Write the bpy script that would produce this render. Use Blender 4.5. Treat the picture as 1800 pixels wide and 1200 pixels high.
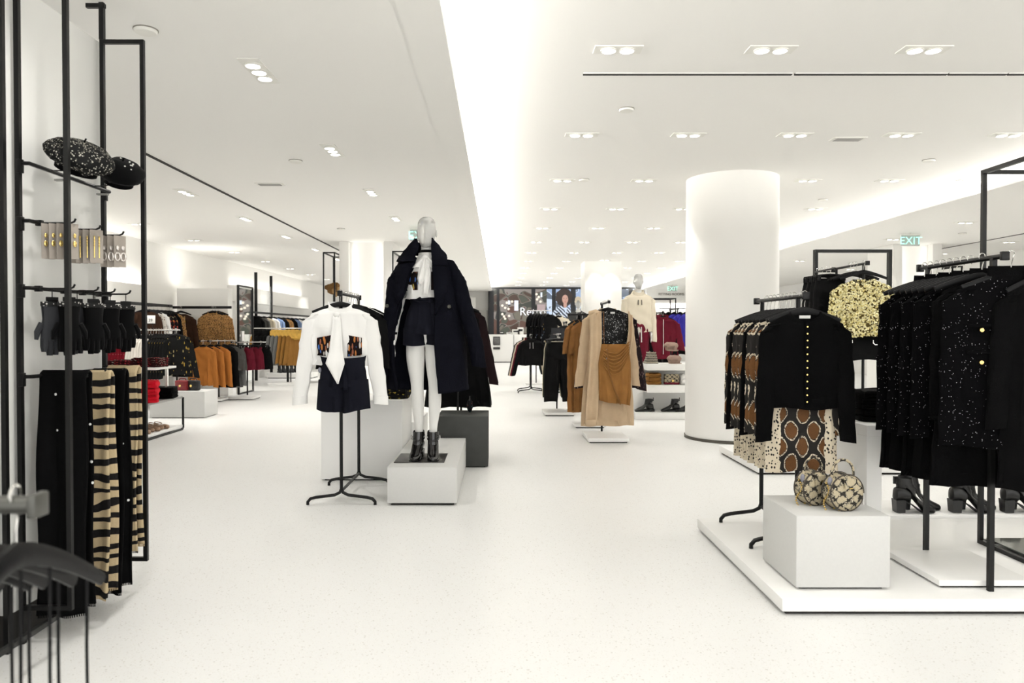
import bpy, bmesh, math, random
from mathutils import Vector, Matrix, noise
PI = math.pi
R = math.radians
for o in list(bpy.data.objects):
    bpy.data.objects.remove(o, do_unlink=True)
SC = bpy.context.scene
COL = SC.collection

# ------------------------------------------------------------------ camera
CAM_H = 1.27                      # eye height in metres
FOC = 1300.0                      # focal length in pixels of the 1800 px frame
PITCH = math.atan(20.0 / FOC)     # looking very slightly down
cam_data = bpy.data.cameras.new('camera')
cam = bpy.data.objects.new('camera', cam_data)
COL.objects.link(cam)
cam.location = (0, 0, CAM_H)
cam.rotation_euler = (PI / 2 - PITCH, 0, 0)
cam_data.sensor_width = 36.0
cam_data.lens = FOC * 36.0 / 1800.0
cam_data.shift_x = 23.0 / 1800.0
cam_data.clip_start = 0.05
cam_data.clip_end = 200
cam_data.dof.use_dof = True
cam_data.dof.focus_distance = 5.6
cam_data.dof.aperture_fstop = 4.0
SC.camera = cam

# ------------------------------------------------------------------ world: uniform white fill added through the unseen, open shop front
world = bpy.data.worlds.new('front_fill')
SC.world = world
world.use_nodes = True
bg = world.node_tree.nodes['Background']
bg.inputs[0].default_value = (1.0, 0.99, 0.975, 1)
bg.inputs[1].default_value = 2.1

# ------------------------------------------------------------------ exposure and sampling
SC.view_settings.view_transform = 'Standard'
SC.view_settings.look = 'None'
SC.view_settings.gamma = 1.0
SC.view_settings.use_curve_mapping = False
SC.view_settings.exposure = 0.18
SC.cycles.use_denoising = True
SC.cycles.denoising_prefilter = 'ACCURATE'
SC.cycles.max_bounces = 6
SC.cycles.diffuse_bounces = 5
SC.cycles.glossy_bounces = 3
SC.cycles.transmission_bounces = 6
SC.cycles.transparent_max_bounces = 6
SC.cycles.sample_clamp_indirect = 6.0
SC.cycles.use_adaptive_sampling = True
SC.cycles.adaptive_threshold = 0.1
SC.cycles.adaptive_min_samples = 16
SC.cycles.seed = 11
SC.cycles.caustics_reflective = False
SC.cycles.caustics_refractive = False

SPOT_W = 46.0        # watts of one ceiling spotlight
COVE_W = 11.0        # watts per metre of cove strip
LOW_Z, HIGH_Z = 2.88, 3.04        # lower ceiling and raised centre ceiling
COVE_L, COVE_R = -0.29, 5.65      # edges of the raised ceiling
WALL_L, WALL_R, WALL_B, FRONT = -6.35, 10.4, 31.0, -2.5

# ------------------------------------------------------------------ measuring helpers: metres across / up at a given distance
def wx(px, Y): return (px - 877.0) / FOC * Y
def wz(py, Y): return CAM_H - (py - 580.0) / FOC * Y

# ------------------------------------------------------------------ mesh building helpers
class MB:
    def __init__(s): s.v = []; s.f = []; s.sm = []
    def add(s, verts, faces, smooth=True):
        n = len(s.v); s.v += [tuple(p) for p in verts]
        s.f += [tuple(i + n for i in f) for f in faces]; s.sm += [smooth] * len(faces)
        return s
    def box(s, c, d, bev=0.0, rot=None):
        x, y, z = d[0] / 2, d[1] / 2, d[2] / 2
        if bev <= 0:
            vs = [Vector((sx * x, sy * y, sz * z)) for sx in (-1, 1) for sy in (-1, 1) for sz in (-1, 1)]
            fs = [(0, 1, 3, 2), (4, 6, 7, 5), (0, 4, 5, 1), (2, 3, 7, 6), (0, 2, 6, 4), (1, 5, 7, 3)]
        else:
            bm = bmesh.new(); bmesh.ops.create_cube(bm, size=1)
            for v in bm.verts: v.co = Vector((v.co.x * d[0], v.co.y * d[1], v.co.z * d[2]))
            bmesh.ops.bevel(bm, geom=bm.edges[:], offset=bev, segments=2, affect='EDGES', profile=0.5)
            bm.verts.ensure_lookup_table()
            vs = [v.co.copy() for v in bm.verts]; fs = [tuple(v.index for v in f.verts) for f in bm.faces]; bm.free()
        if rot: m = Matrix.Rotation(rot[0], 3, rot[1]); vs = [m @ v for v in vs]
        c = Vector(c)
        return s.add([v + c for v in vs], fs, bev > 0)
    def span(s, x0, x1, y0, y1, z0, z1, bev=0.0):
        return s.box(((x0 + x1) / 2, (y0 + y1) / 2, (z0 + z1) / 2), (abs(x1 - x0), abs(y1 - y0), abs(z1 - z0)), bev)
    def loft(s, rings, cap0=True, cap1=True, closed=True, smooth=True):
        n = len(rings[0]); vs = [p for r in rings for p in r]; fs = []
        for i in range(len(rings) - 1):
            for j in range(n if closed else n - 1):
                a = i * n + j; b = i * n + (j + 1) % n
                fs.append((a, b, b + n, a + n))
        if cap0: fs.append(tuple(reversed(range(n))))
        if cap1: fs.append(tuple(range((len(rings) - 1) * n, len(rings) * n)))
        return s.add(vs, fs, smooth)
    def tube(s, pts, r, seg=8, cap=True, flat=None):
        pts = [Vector(p) for p in pts]; rr = r if isinstance(r, (list, tuple)) else [r] * len(pts)
        rings = []; up = None
        for i, p in enumerate(pts):
            a = pts[max(i - 1, 0)]; b = pts[min(i + 1, len(pts) - 1)]
            t = (b - a)
            if t.length < 1e-9: t = Vector((0, 0, 1))
            t.normalize()
            if up is None:
                up = Vector((0, 0, 1)) if abs(t.z) < 0.9 else Vector((0, 1, 0))
            u = up - t * up.dot(t)
            if u.length < 1e-6: u = t.orthogonal()
            u.normalize(); w = t.cross(u); up = u
            f1, f2 = flat if flat else (1, 1)
            rings.append([p + u * (math.cos(k * 2 * PI / seg + PI / seg) * rr[i] * f1) + w * (math.sin(k * 2 * PI / seg + PI / seg) * rr[i] * f2) for k in range(seg)])
        return s.loft(rings, cap, cap)
    def bar(s, a, b, w, d=None):
        return s.tube([a, b], w * 0.7071, 4, True, None)
    def lathe(s, prof, seg=24, c=(0, 0, 0), axis='z', caps=True):
        rings = []
        for r, h in prof:
            ring = []
            for k in range(seg):
                a = k * 2 * PI / seg
                p = (r * math.cos(a), r * math.sin(a), h)
                if axis == 'y': p = (p[0], p[2], p[1])
                if axis == 'x': p = (p[2], p[0], p[1])
                ring.append((p[0] + c[0], p[1] + c[1], p[2] + c[2]))
            rings.append(ring)
        return s.loft(rings, caps, caps)
    def ball(s, c, r, seg=12, rings=8):
        rx, ry, rz = r if isinstance(r, (tuple, list)) else (r, r, r)
        rs = []
        for i in range(rings + 1):
            t = -PI / 2 + PI * (0.02 + 0.96 * i / rings)
            rs.append([(c[0] + rx * math.cos(t) * math.cos(k * 2 * PI / seg), c[1] + ry * math.cos(t) * math.sin(k * 2 * PI / seg), c[2] + rz * math.sin(t)) for k in range(seg)])
        return s.loft(rs)
    def grid(s, fn, nu, nv):
        vs = [fn(i / nu, j / nv) for i in range(nu + 1) for j in range(nv + 1)]; w = nv + 1
        fs = [(i * w + j, (i + 1) * w + j, (i + 1) * w + j + 1, i * w + j + 1) for i in range(nu) for j in range(nv)]
        return s.add(vs, fs)
    def poly(s, pts, y0, y1):          # outline in x,z extruded along y
        n = len(pts)
        vs = [(p[0], y0, p[1]) for p in pts] + [(p[0], y1, p[1]) for p in pts]
        fs = [tuple(range(n)), tuple(reversed(range(n, 2 * n)))] + [(i, i + n, (i + 1) % n + n, (i + 1) % n) for i in range(n)]
        return s.add(vs, fs, False)
    def mesh(s, name):
        me = bpy.data.meshes.new(name); me.from_pydata(s.v, [], s.f)
        bm = bmesh.new(); bm.from_mesh(me); bmesh.ops.recalc_face_normals(bm, faces=bm.faces[:]); bm.to_mesh(me); bm.free()
        me.polygons.foreach_set('use_smooth', [True] * len(me.polygons))
        me.set_sharp_from_angle(angle=R(38))
        return me

def tag(o, label=None, cat=None, group=None, kind=None):
    if label: o['label'] = label
    if cat: o['category'] = cat
    if group: o['group'] = group
    if kind: o['kind'] = kind
    return o
def obj(name, mb, m, parent=None, loc=None, rz=0.0):
    me = mb.mesh(name) if isinstance(mb, MB) else mb
    o = bpy.data.objects.new(name, me); COL.objects.link(o)
    if m is not None and not me.materials: me.materials.append(m)
    if parent: o.parent = parent
    if loc: o.location = loc
    if rz: o.rotation_euler = (0, 0, rz)
    return o
def thing(name, label, cat, loc=(0, 0, 0), rz=0.0, group=None):
    o = bpy.data.objects.new(name, None); COL.objects.link(o); o.empty_display_size = 0.05
    o.location = loc; o.rotation_euler = (0, 0, rz)
    return tag(o, label, cat, group)
def single(name, mb, m, label, cat, loc=None, rz=0.0, group=None):
    return tag(obj(name, mb, m, None, loc, rz), label, cat, group)
def struct(name, mb, m, parent=None):
    o = obj(name, mb, m, parent)
    if not parent: o['kind'] = 'structure'
    return o
def copy_tree(o, parent=None):
    c = o.copy(); COL.objects.link(c); c.parent = parent
    for ch in list(o.children): copy_tree(ch, c)
    return c
def dup(root, label, loc, rz=0.0, group=None):
    c = copy_tree(root); c.location = loc; c.rotation_euler = (0, 0, rz); c['label'] = label
    if group: c['group'] = group
    return c
ORD = ['first', 'second', 'third', 'fourth', 'fifth', 'sixth', 'seventh', 'eighth', 'ninth', 'tenth', 'eleventh', 'twelfth', 'thirteenth', 'fourteenth', 'fifteenth', 'sixteenth', 'seventeenth', 'eighteenth', 'nineteenth', 'twentieth']

# ------------------------------------------------------------------ materials
class NT:
    """small wrapper for building node maths"""
    def __init__(s, name):
        s.mat = bpy.data.materials.new(name); s.mat.use_nodes = True
        s.t = s.mat.node_tree; s.b = s.t.nodes['Principled BSDF']
    def n(s, t, **kw):
        nd = s.t.nodes.new(t)
        for k, v in kw.items(): setattr(nd, k, v)
        return nd
    def set(s, sock, v):
        if hasattr(v, 'is_linked') or hasattr(v, 'links'): s.t.links.new(v, sock)
        else:
            if isinstance(v, (tuple, list)) and len(v) == 3 and sock.type == 'RGBA': v = (*v, 1)
            sock.default_value = v
    def m(s, op, a, b=None, c=None):
        nd = s.n('ShaderNodeMath', operation=op)
        for i, v in enumerate((a, b, c)):
            if v is not None: s.set(nd.inputs[i], v)
        return nd.outputs[0]
    def mix(s, f, a, b):
        nd = s.n('ShaderNodeMix', data_type='RGBA')
        s.set(nd.inputs[0], f); s.set(nd.inputs[6], a); s.set(nd.inputs[7], b)
        return nd.outputs[2]
    def coords(s, scale=(1, 1, 1), warp=0.0, warp_scale=8.0):
        tc = s.n('ShaderNodeTexCoord'); mp = s.n('ShaderNodeMapping')
        mp.inputs['Scale'].default_value = scale
        src = tc.outputs['Object']
        if warp:
            nz = s.n('ShaderNodeTexNoise'); nz.inputs['Scale'].default_value = warp_scale
            s.t.links.new(src, nz.inputs['Vector'])
            sub = s.n('ShaderNodeVectorMath', operation='SUBTRACT'); sub.inputs[1].default_value = (.5, .5, .5)
            s.t.links.new(nz.outputs['Color'], sub.inputs[0])
            sc = s.n('ShaderNodeVectorMath', operation='SCALE'); sc.inputs['Scale'].default_value = warp
            s.t.links.new(sub.outputs[0], sc.inputs[0])
            ad = s.n('ShaderNodeVectorMath', operation='ADD')
            s.t.links.new(src, ad.inputs[0]); s.t.links.new(sc.outputs[0], ad.inputs[1]); src = ad.outputs[0]
        s.t.links.new(src, mp.inputs['Vector'])
        return mp.outputs[0]
    def noise(s, vec, scale, detail=3.0):
        nz = s.n('ShaderNodeTexNoise'); nz.inputs['Scale'].default_value = scale; nz.inputs['Detail'].default_value = detail
        s.t.links.new(vec, nz.inputs['Vector']); return nz.outputs['Fac']
    def voro(s, vec, scale=1.0, rand=1.0, feature='F1'):
        v = s.n('ShaderNodeTexVoronoi', feature=feature)
        v.inputs['Scale'].default_value = scale; v.inputs['Randomness'].default_value = rand
        s.t.links.new(vec, v.inputs['Vector']); return v
    def sepx(s, col):
        n = s.n('ShaderNodeSeparateColor'); s.t.links.new(col, n.inputs[0]); return n.outputs
    def xyz(s, vec):
        n = s.n('ShaderNodeSeparateXYZ'); s.t.links.new(vec, n.inputs[0]); return n.outputs
    def bump(s, h, strength=0.3, dist=0.01):
        b = s.n('ShaderNodeBump'); b.inputs['Strength'].default_value = strength; b.inputs['Distance'].default_value = dist
        s.t.links.new(h, b.inputs['Height']); s.t.links.new(b.outputs[0], s.b.inputs['Normal'])
    def fin(s, col=None, rough=0.5, metal=0.0, spec=0.5):
        if col is not None: s.set(s.b.inputs['Base Color'], col)
        s.set(s.b.inputs['Roughness'], rough); s.set(s.b.inputs['Metallic'], metal); s.set(s.b.inputs['Specular IOR Level'], spec)
        return s.mat
MATS = {}
def plain(name, col, rough=0.5, metal=0.0, spec=0.5, var=0.06, vscale=12.0, bump=0.0, bscale=60.0):
    if name in MATS: return MATS[name]
    t = NT(name); co = t.coords()
    dark = tuple(c * (1 - var) for c in col); light = tuple(min(1, c * (1 + var)) for c in col)
    c = t.mix(t.noise(co, vscale), dark, light)
    if bump: t.bump(t.noise(co, bscale, 4.0), bump, 0.004)
    MATS[name] = t.fin(c, rough, metal, spec); return MATS[name]
def fabric(name, col, rough=0.9, var=0.12, weave=380.0, bump=0.35, spec=0.15, sheen=0.0):
    if name in MATS: return MATS[name]
    t = NT(name); co = t.coords()
    dark = tuple(c * (1 - var) for c in col); light = tuple(min(1, c * (1 + var)) for c in col)
    c = t.mix(t.noise(co, 9.0), dark, light)
    t.bump(t.noise(co, weave, 2.0), bump, 0.003)
    if sheen: t.b.inputs['Sheen Weight'].default_value = sheen
    MATS[name] = t.fin(c, rough, 0.0, spec); return MATS[name]
def speck(name, base, flecks, scale, radius=0.3, keep=0.4, rough=0.85, warp=0.0, metal=0.0, rand=1.0, frough=None):
    """cloth printed with small spots: flecks = list of colours, keep = share of cells that carry one"""
    if name in MATS: return MATS[name]
    t = NT(name); co = t.coords(scale, warp, 14.0)
    v = t.voro(co, 1.0, rand); ch = t.sepx(v.outputs['Color'])
    k = t.m('LESS_THAN', ch[0], keep); d = t.m('LESS_THAN', v.outputs['Distance'], radius)
    mask = t.m('MULTIPLY', k, d)
    col = flecks[0]
    for i, c in enumerate(flecks[1:]):
        col = t.mix(t.m('GREATER_THAN', ch[1], (i + 1) / len(flecks)), col, c)
    c = t.mix(mask, base, col)
    t.bump(t.noise(t.coords(), 300.0, 2.0), 0.3, 0.003)
    if frough is not None: rough = t.m('MULTIPLY_ADD', mask, frough - rough, rough)
    MATS[name] = t.fin(c, rough, t.m('MULTIPLY', mask, metal) if metal else 0.0, t.m('MULTIPLY_ADD', mask, .3, .06)); return MATS[name]
def snake(name, ax, az, brown, cream, black, side=0.13, spots=70.0, thr=0.46, warp=0.026, wsc=16.0):
    """python print: brown diamonds with cream beaded rims on black, spotted cream at the sides"""
    t = NT(name); co = t.coords((1, 1, 1), warp, wsc); x, y, z = t.xyz(co)
    u = t.m('MULTIPLY', x, 1 / ax); w = t.m('MULTIPLY', z, 1 / az)
    p = t.m('ADD', u, w); q = t.m('SUBTRACT', u, w)
    fp = t.m('ABSOLUTE', t.m('SUBTRACT', t.m('FRACT', p), 0.5)); fq = t.m('ABSOLUTE', t.m('SUBTRACT', t.m('FRACT', q), 0.5))
    d = t.m('MULTIPLY', t.m('SQRT', t.m('ADD', t.m('POWER', fp, 2.6), t.m('POWER', fq, 2.6))), 2.0)
    bead = t.voro(t.coords(), 170.0); bd = t.m('LESS_THAN', bead.outputs['Distance'], 0.62)
    scale_n = t.noise(t.coords(), 260.0, 2.0)
    br = t.mix(scale_n, tuple(c * 0.55 for c in brown), tuple(min(1, c * 1.35) for c in brown))
    c = t.mix(t.m('GREATER_THAN', d, thr), br, black)
    rim = t.m('MULTIPLY', t.m('MULTIPLY', t.m('GREATER_THAN', d, thr + 0.04), t.m('LESS_THAN', d, thr + 0.16)), bd)
    c = t.mix(rim, c, cream)
    sp = t.voro(t.coords((1, 1, 0.75)), spots); chs = t.sepx(sp.outputs['Color'])
    spot = t.mix(t.m('MULTIPLY', t.m('LESS_THAN', sp.outputs['Distance'], 0.36), t.m('LESS_THAN', chs[0], 0.72)), cream, tuple(b * 1.2 for b in black))
    edge = t.m('ADD', t.m('ABSOLUTE', x), t.m('MULTIPLY', t.m('SUBTRACT', t.noise(t.coords(), 9.0), 0.5), 0.06))
    if side: c = t.mix(t.m('GREATER_THAN', edge, side), c, spot)
    t.bump(scale_n, 0.3, 0.003)
    MATS[name] = t.fin(c, 0.7, 0.0, 0.3); return MATS[name]
def stripes(name, a, b, scale, dist=6.0, thr=0.5, warp=0.05, rough=0.85):
    t = NT(name); co = t.coords((0.35, 0.35, 1.0), warp, 7.0)
    wv = t.n('ShaderNodeTexWave', wave_type='BANDS', bands_direction='Z'); wv.inputs['Scale'].default_value = scale
    wv.inputs['Distortion'].default_value = dist; wv.inputs['Detail'].default_value = 1.0; wv.inputs['Detail Scale'].default_value = 1.4
    t.t.links.new(co, wv.inputs['Vector'])
    c = t.mix(t.m('GREATER_THAN', wv.outputs['Fac'], thr), a, b)
    t.bump(t.noise(t.coords(), 240.0, 2.0), 0.4, 0.004)
    MATS[name] = t.fin(c, rough, 0, 0.2); return MATS[name]
def emit(name, col, strength):
    if name in MATS: return MATS[name]
    t = NT(name); t.fin((0.01, 0.01, 0.01) if name.startswith('screen') else (0.9, 0.9, 0.9), 0.5)
    t.set(t.b.inputs['Emission Color'], col); t.b.inputs['Emission Strength'].default_value = strength
    t.mat.cycles.emission_sampling = 'NONE'
    MATS[name] = t.mat; return t.mat

# the shell
def floor_mat():
    t = NT('terrazzo'); co = t.coords()
    v = t.voro(co, 160.0); ch = t.sepx(v.outputs['Color'])
    chip = t.m('MULTIPLY', t.m('LESS_THAN', v.outputs['Distance'], 0.42), t.m('LESS_THAN', ch[0], 0.30))
    v2 = t.voro(co, 75.0); ch2 = t.sepx(v2.outputs['Color'])
    chip2 = t.m('MULTIPLY', t.m('LESS_THAN', v2.outputs['Distance'], 0.30), t.m('LESS_THAN', ch2[1], 0.12))
    base = t.mix(t.noise(co, 0.8), (0.79, 0.79, 0.775), (0.83, 0.83, 0.82))
    c = t.mix(t.m('MULTIPLY', chip, 0.5), base, t.mix(ch[1], (0.55, 0.52, 0.46), (0.93, 0.92, 0.89)))
    c = t.mix(t.m('MULTIPLY', chip2, 0.45), c, (0.42, 0.39, 0.34))
    return t.fin(c, 0.38, 0, 0.35)
FLOOR = floor_mat()
CEIL = plain('ceiling_plaster', (0.93, 0.92, 0.89), 0.9, spec=0.1, var=0.0, vscale=1.0)
WALLM = plain('wall_paint', (0.90, 0.89, 0.86), 0.85, spec=0.15, var=0.012, vscale=1.5)
WHITE = plain('white_lacquer', (0.90, 0.895, 0.875), 0.42, spec=0.35, var=0.012, vscale=3.0)
STONE = plain('white_composite', (0.62, 0.62, 0.605), 0.5, spec=0.3, var=0.035, vscale=90.0)
BLACK = plain('black_steel', (0.006, 0.006, 0.006), 0.36, 0.0, spec=0.28, var=0.1)
SLOT = plain('slot_black', (0.02, 0.018, 0.015), 0.8)
CHROME = plain('chrome', (0.75, 0.74, 0.72), 0.18, 1.0, var=0.02)
GREYM = plain('grey_concrete', (0.04, 0.042, 0.038), 0.55, var=0.35, vscale=9.0)
PLASTIC = plain('black_plastic', (0.005, 0.005, 0.0055), 0.45, spec=0.18, var=0.1)
def mirror_mat():
    t = NT('mirror_glass'); return t.fin((0.86, 0.88, 0.86), 0.02, 1.0)
MIRROR = mirror_mat()
PLATE = plain('brushed_dark_steel', (0.10, 0.095, 0.09), 0.35, 0.8, var=0.05)
GOLD = plain('gold_metal', (0.85, 0.62, 0.22), 0.25, 1.0, var=0.05)
LAMP = emit('lamp_face', (1.0, 0.97, 0.90), 14.0)
PLATEW = plain('lamp_plate', (0.86, 0.85, 0.80), 0.6, var=0.01)
# ================================================================== the shell
struct('floor', MB().span(WALL_L - .2, WALL_R + .2, FRONT - 4, WALL_B + .2, -0.1, 0), FLOOR)
lowc = MB()
lowc.span(WALL_L - .2, COVE_L, FRONT, WALL_B, LOW_Z, LOW_Z + 0.012)
struct('ceiling_left', lowc, CEIL)
struct('ceiling_right', MB().span(COVE_R, WALL_R + .2, FRONT, WALL_B, LOW_Z, LOW_Z + 0.012), CEIL)
struct('ceiling_raised', MB().span(COVE_L - 0.22, COVE_R + 0.22, FRONT, WALL_B, HIGH_Z, HIGH_Z + 0.08), CEIL)
tr = MB()
tr.span(COVE_L - 0.24, COVE_L - 0.22, FRONT, WALL_B, LOW_Z, HIGH_Z + .08)
struct('trim_1', tr, CEIL)
struct('trim_2', MB().span(COVE_R + 0.22, COVE_R + 0.24, FRONT, WALL_B, LOW_Z, HIGH_Z + .08), CEIL)
struct('trim_3', MB().span(COVE_L - 0.02, COVE_L, FRONT, WALL_B, LOW_Z + .012, LOW_Z + 0.035), CEIL)
struct('trim_4', MB().span(COVE_R, COVE_R + 0.02, FRONT, WALL_B, LOW_Z + .012, LOW_Z + 0.035), CEIL)
struct('wall_left', MB().span(WALL_L - .2, WALL_L, FRONT, WALL_B, 0, LOW_Z), WALLM)
struct('wall_right', MB().span(WALL_R, WALL_R + .2, FRONT, WALL_B, 0, LOW_Z), WALLM)
struct('wall_back', MB().span(WALL_L - .2, WALL_R + .2, WALL_B, WALL_B + .2, 0, HIGH_Z + .08), WALLM)
def area(name, loc, sx, sy, rot, watts, col=(1, 0.975, 0.92)):
    l = bpy.data.lights.new(name, 'AREA'); l.shape = 'RECTANGLE'; l.size = sx; l.size_y = sy; l.energy = watts; l.color = col
    o = bpy.data.objects.new(name, l); COL.objects.link(o); o.location = loc; o.rotation_euler = rot
    return o
Lc = WALL_B - FRONT - 0.6; Yc = (WALL_B + FRONT) / 2
# LED strips lying in the two coves, shining up at the raised ceiling
area('cove_strip_light', (COVE_L - 0.17, Yc, LOW_Z + 0.05), 0.05, Lc, (0, R(-125), 0), COVE_W * Lc)
area('cove_strip_light', (COVE_R + 0.17, Yc, LOW_Z + 0.05), 0.05, Lc, (0, R(125), 0), COVE_W * Lc)
# round column
COLX, COLY, COLR = 2.74, 8.72, 0.525
col = struct('column_round', MB().lathe([(COLR, 0.03), (COLR, HIGH_Z)], 72, (COLX, COLY, 0)), WALLM)
obj('base_ring', MB().lathe([(COLR + .012, 0.0), (COLR + .012, 0.032), (COLR - .01, 0.034)], 72, (COLX, COLY, 0)), plain('bronze_band', (0.10, 0.09, 0.075), 0.4, 0.5), col)
# square pillar with two lamp scallops far behind
struct('column_square', MB().span(2.2, 3.15, 19.0, 19.9, 0, HIGH_Z, 0.0), WALLM)

# ------------------------------------------------------------------ ceiling spotlights
def spot_light(x, y, z, watts, angle=125, tilt=(0, 0), blend=1.0):
    l = bpy.data.lights.new('spotlight_beam', 'SPOT'); l.energy = watts; l.spot_size = R(angle); l.spot_blend = blend
    l.shadow_soft_size = 0.06; l.color = (1.0, 0.975, 0.935)
    o = bpy.data.objects.new('spotlight_beam', l); COL.objects.link(o); o.location = (x, y, z); o.rotation_euler = (tilt[0], tilt[1], 0)
    return o
def lamp_mesh(offs, along):
    pass
def fixture_proto(n, along_y):
    """recessed gimbal fitting: rim frame around a box of n lamps"""
    root = thing('ceiling_spotlight', '', 'light')
    L = 0.14 * n + 0.02; Wd = 0.13
    d = (Wd, L) if along_y else (L, Wd)
    pl = MB().box((0, 0, -0.003), (d[0], d[1], 0.006))
    obj('plate', pl, PLATEW, root)
    for i in range(n):
        o = (i - (n - 1) / 2) * 0.115
        p = (0, o) if along_y else (o, 0)
        ring = obj('gimbal_ring', MB().lathe([(0.050, -0.006), (0.052, -0.014), (0.044, -0.016), (0.040, -0.008)], 20, (p[0], p[1], 0), caps=False), PLATEW, root)
        obj('lamp', MB().lathe([(0.041, -0.008), (0.030, -0.013), (0.001, -0.015)], 20, (p[0], p[1], 0)), LAMP, ring)
    return root
def place_fixture(proto, used, label, x, y, z, group, watts=SPOT_W, tilt=(0, 0), angle=125):
    if used[0]: f = copy_tree(proto)
    else: f = proto; used[0] = True
    f.location = (x, y, z); f['label'] = label; f['group'] = group
    if watts: spot_light(x, y, z - 0.03, watts, angle, tilt)
    return f
p2, u2 = fixture_proto(2, False), [False]
p3, u3 = fixture_proto(3, True), [False]
rng = random.Random(5)
for j in range(13):
    y = 4.69 + 2.035 * j
    for k in range(6):
        x = 0.75 + 0.965 * k
        if k == 5 and j == 0: continue
        if abs(x - COLX) < 0.7 and abs(y - COLY) < 0.7: continue
        if 2.0 < x < 3.3 and 18.8 < y < 20.1: continue
        place_fixture(p2, u2, f'twin recessed spotlight, {ORD[j]} row from the front, {ORD[k]} from the bright cove edge', x, y, HIGH_Z, 'twin spotlights in the raised ceiling', SPOT_W * .42 if j < 3 else (SPOT_W * 1.4 if (j + k) % 2 else 0),
                      (R(rng.uniform(-12, 12)), R(rng.uniform(-12, 12))))
for k, x in enumerate((0.75, 1.71, 2.68)):      # row over the camera, lights the front of the shop
    for q, y in enumerate((2.65, 0.6)):
        place_fixture(p2, u2, f'twin recessed spotlight over the shop entrance, {ORD[k]} in {("front", "second")[q]} row', x, y, HIGH_Z, 'twin spotlights in the raised ceiling', SPOT_W * .5)
for j in range(12):
    y = 4.62 + 2.03 * j
    place_fixture(p3, u3, f'triple spotlight in the lower ceiling beside the cove, {ORD[j]} from the front', -1.49, y, LOW_Z, 'triple spotlights in the lower ceiling', SPOT_W * (1.15 if j < 3 else 1.5), (0, R(6)))
    if j > 1: place_fixture(p3, u3, f'triple spotlight beyond the dark ceiling slot, {ORD[j - 2]} from the front', -3.66, y, LOW_Z, 'triple spotlights in the lower ceiling', SPOT_W * 3.0 if j % 2 else 0)
    if j > 2: place_fixture(p2, u2, f'small twin wall washer spotlight by the wall panels, {ORD[j - 3]} from the front', -5.45, y + .5, LOW_Z, 'wall washers along the side wall', SPOT_W * 2.4 if j % 2 else 0)
place_fixture(p3, u3, 'triple spotlight over the shop entrance beside the cove', -1.30, 2.59, LOW_Z, 'triple spotlights in the lower ceiling', SPOT_W, (0, R(14)))
place_fixture(p3, u3, 'triple spotlight over the entrance beside the accessory wall', -1.49, 0.6, LOW_Z, 'triple spotlights in the lower ceiling', SPOT_W)
for j in range(7):
    y = 9.05 + 2.03 * j
    place_fixture(p2, u2, f'twin spotlight in the lower ceiling beside the exit sign side cove, {ORD[j]} from the front', 6.97, y, LOW_Z, 'twin spotlights in the far lower ceiling', SPOT_W * .8)
    place_fixture(p2, u2, f'twin spotlight in the lower ceiling by the far wall, {ORD[j]} from the front', 9.3, y + .4, LOW_Z, 'twin spotlights in the far lower ceiling', SPOT_W * .7)

# narrow accent beams: onto the two sides of the round column and down the square pillar
spot_light(1.715, 8.76, HIGH_Z - .03, 40, 64, (0, R(-16)), .35)
spot_light(3.645, 8.76, HIGH_Z - .03, 40, 64, (0, R(16)), .35)
place_fixture(p2, u2, 'twin recessed spotlight washing the front of the square pillar', 2.675, 18.72, HIGH_Z, 'twin spotlights in the raised ceiling', 0)
for x in (2.48, 2.87): spot_light(x, 18.72, HIGH_Z - .03, 26, 56, (R(14), 0), .3)
# ceiling slots, sprinklers and grilles
def slot(name, x0, x1, y0, y1, z, label):
    r = thing(name, label, 'ceiling slot', ((x0 + x1) / 2, (y0 + y1) / 2, z))
    obj('slot_gap', MB().box((0, 0, -0.006), (x1 - x0, y1 - y0, 0.012)), SLOT, r)
    horiz = (x1 - x0) > (y1 - y0)
    for s in (-1, 1):
        c = (0, s * ((y1 - y0) / 2 + .006), -.004) if horiz else (s * ((x1 - x0) / 2 + .006), 0, -.004)
        d = (x1 - x0, .012, .006) if horiz else (.012, y1 - y0, .006)
        obj('slot_lip', MB().box(c, d), CEIL, r)
    return r
slot('air_slot', -3.23, -3.19, 6.7, 15.2, LOW_Z, 'long dark linear air slot running back along the lower ceiling')
for i, (a, b) in enumerate(((0.58, 2.02), (2.04, 3.09), (3.1, 3.5), (3.51, 5.0))):
    slot('air_slot', a, b, 5.12, 5.14, HIGH_Z, f'thin dark slot across the raised ceiling, {ORD[i]} segment from the cove')
slot('air_slot', 8.7, 8.74, 10.5, 18.0, LOW_Z, 'thin dark slot in the lower ceiling behind the exit sign')
def disc(x, y, z, label, r=0.055):
    t = thing('ceiling_disc', label, 'ceiling cover', (x, y, z))
    obj('cover', MB().lathe([(r, 0), (r, -.012), (r * .9, -.02), (.002, -.022)], 24), PLATEW, t)
    obj('shadow_ring', MB().lathe([(r * 1.06, 0.0), (r * 1.06, -.006), (r * 0.9, -.006)], 24, caps=False), plain('cover_shadow', (0.3, 0.28, 0.25), 0.8), t)  # dark ring colour stands in for the shade around the cover
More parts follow.
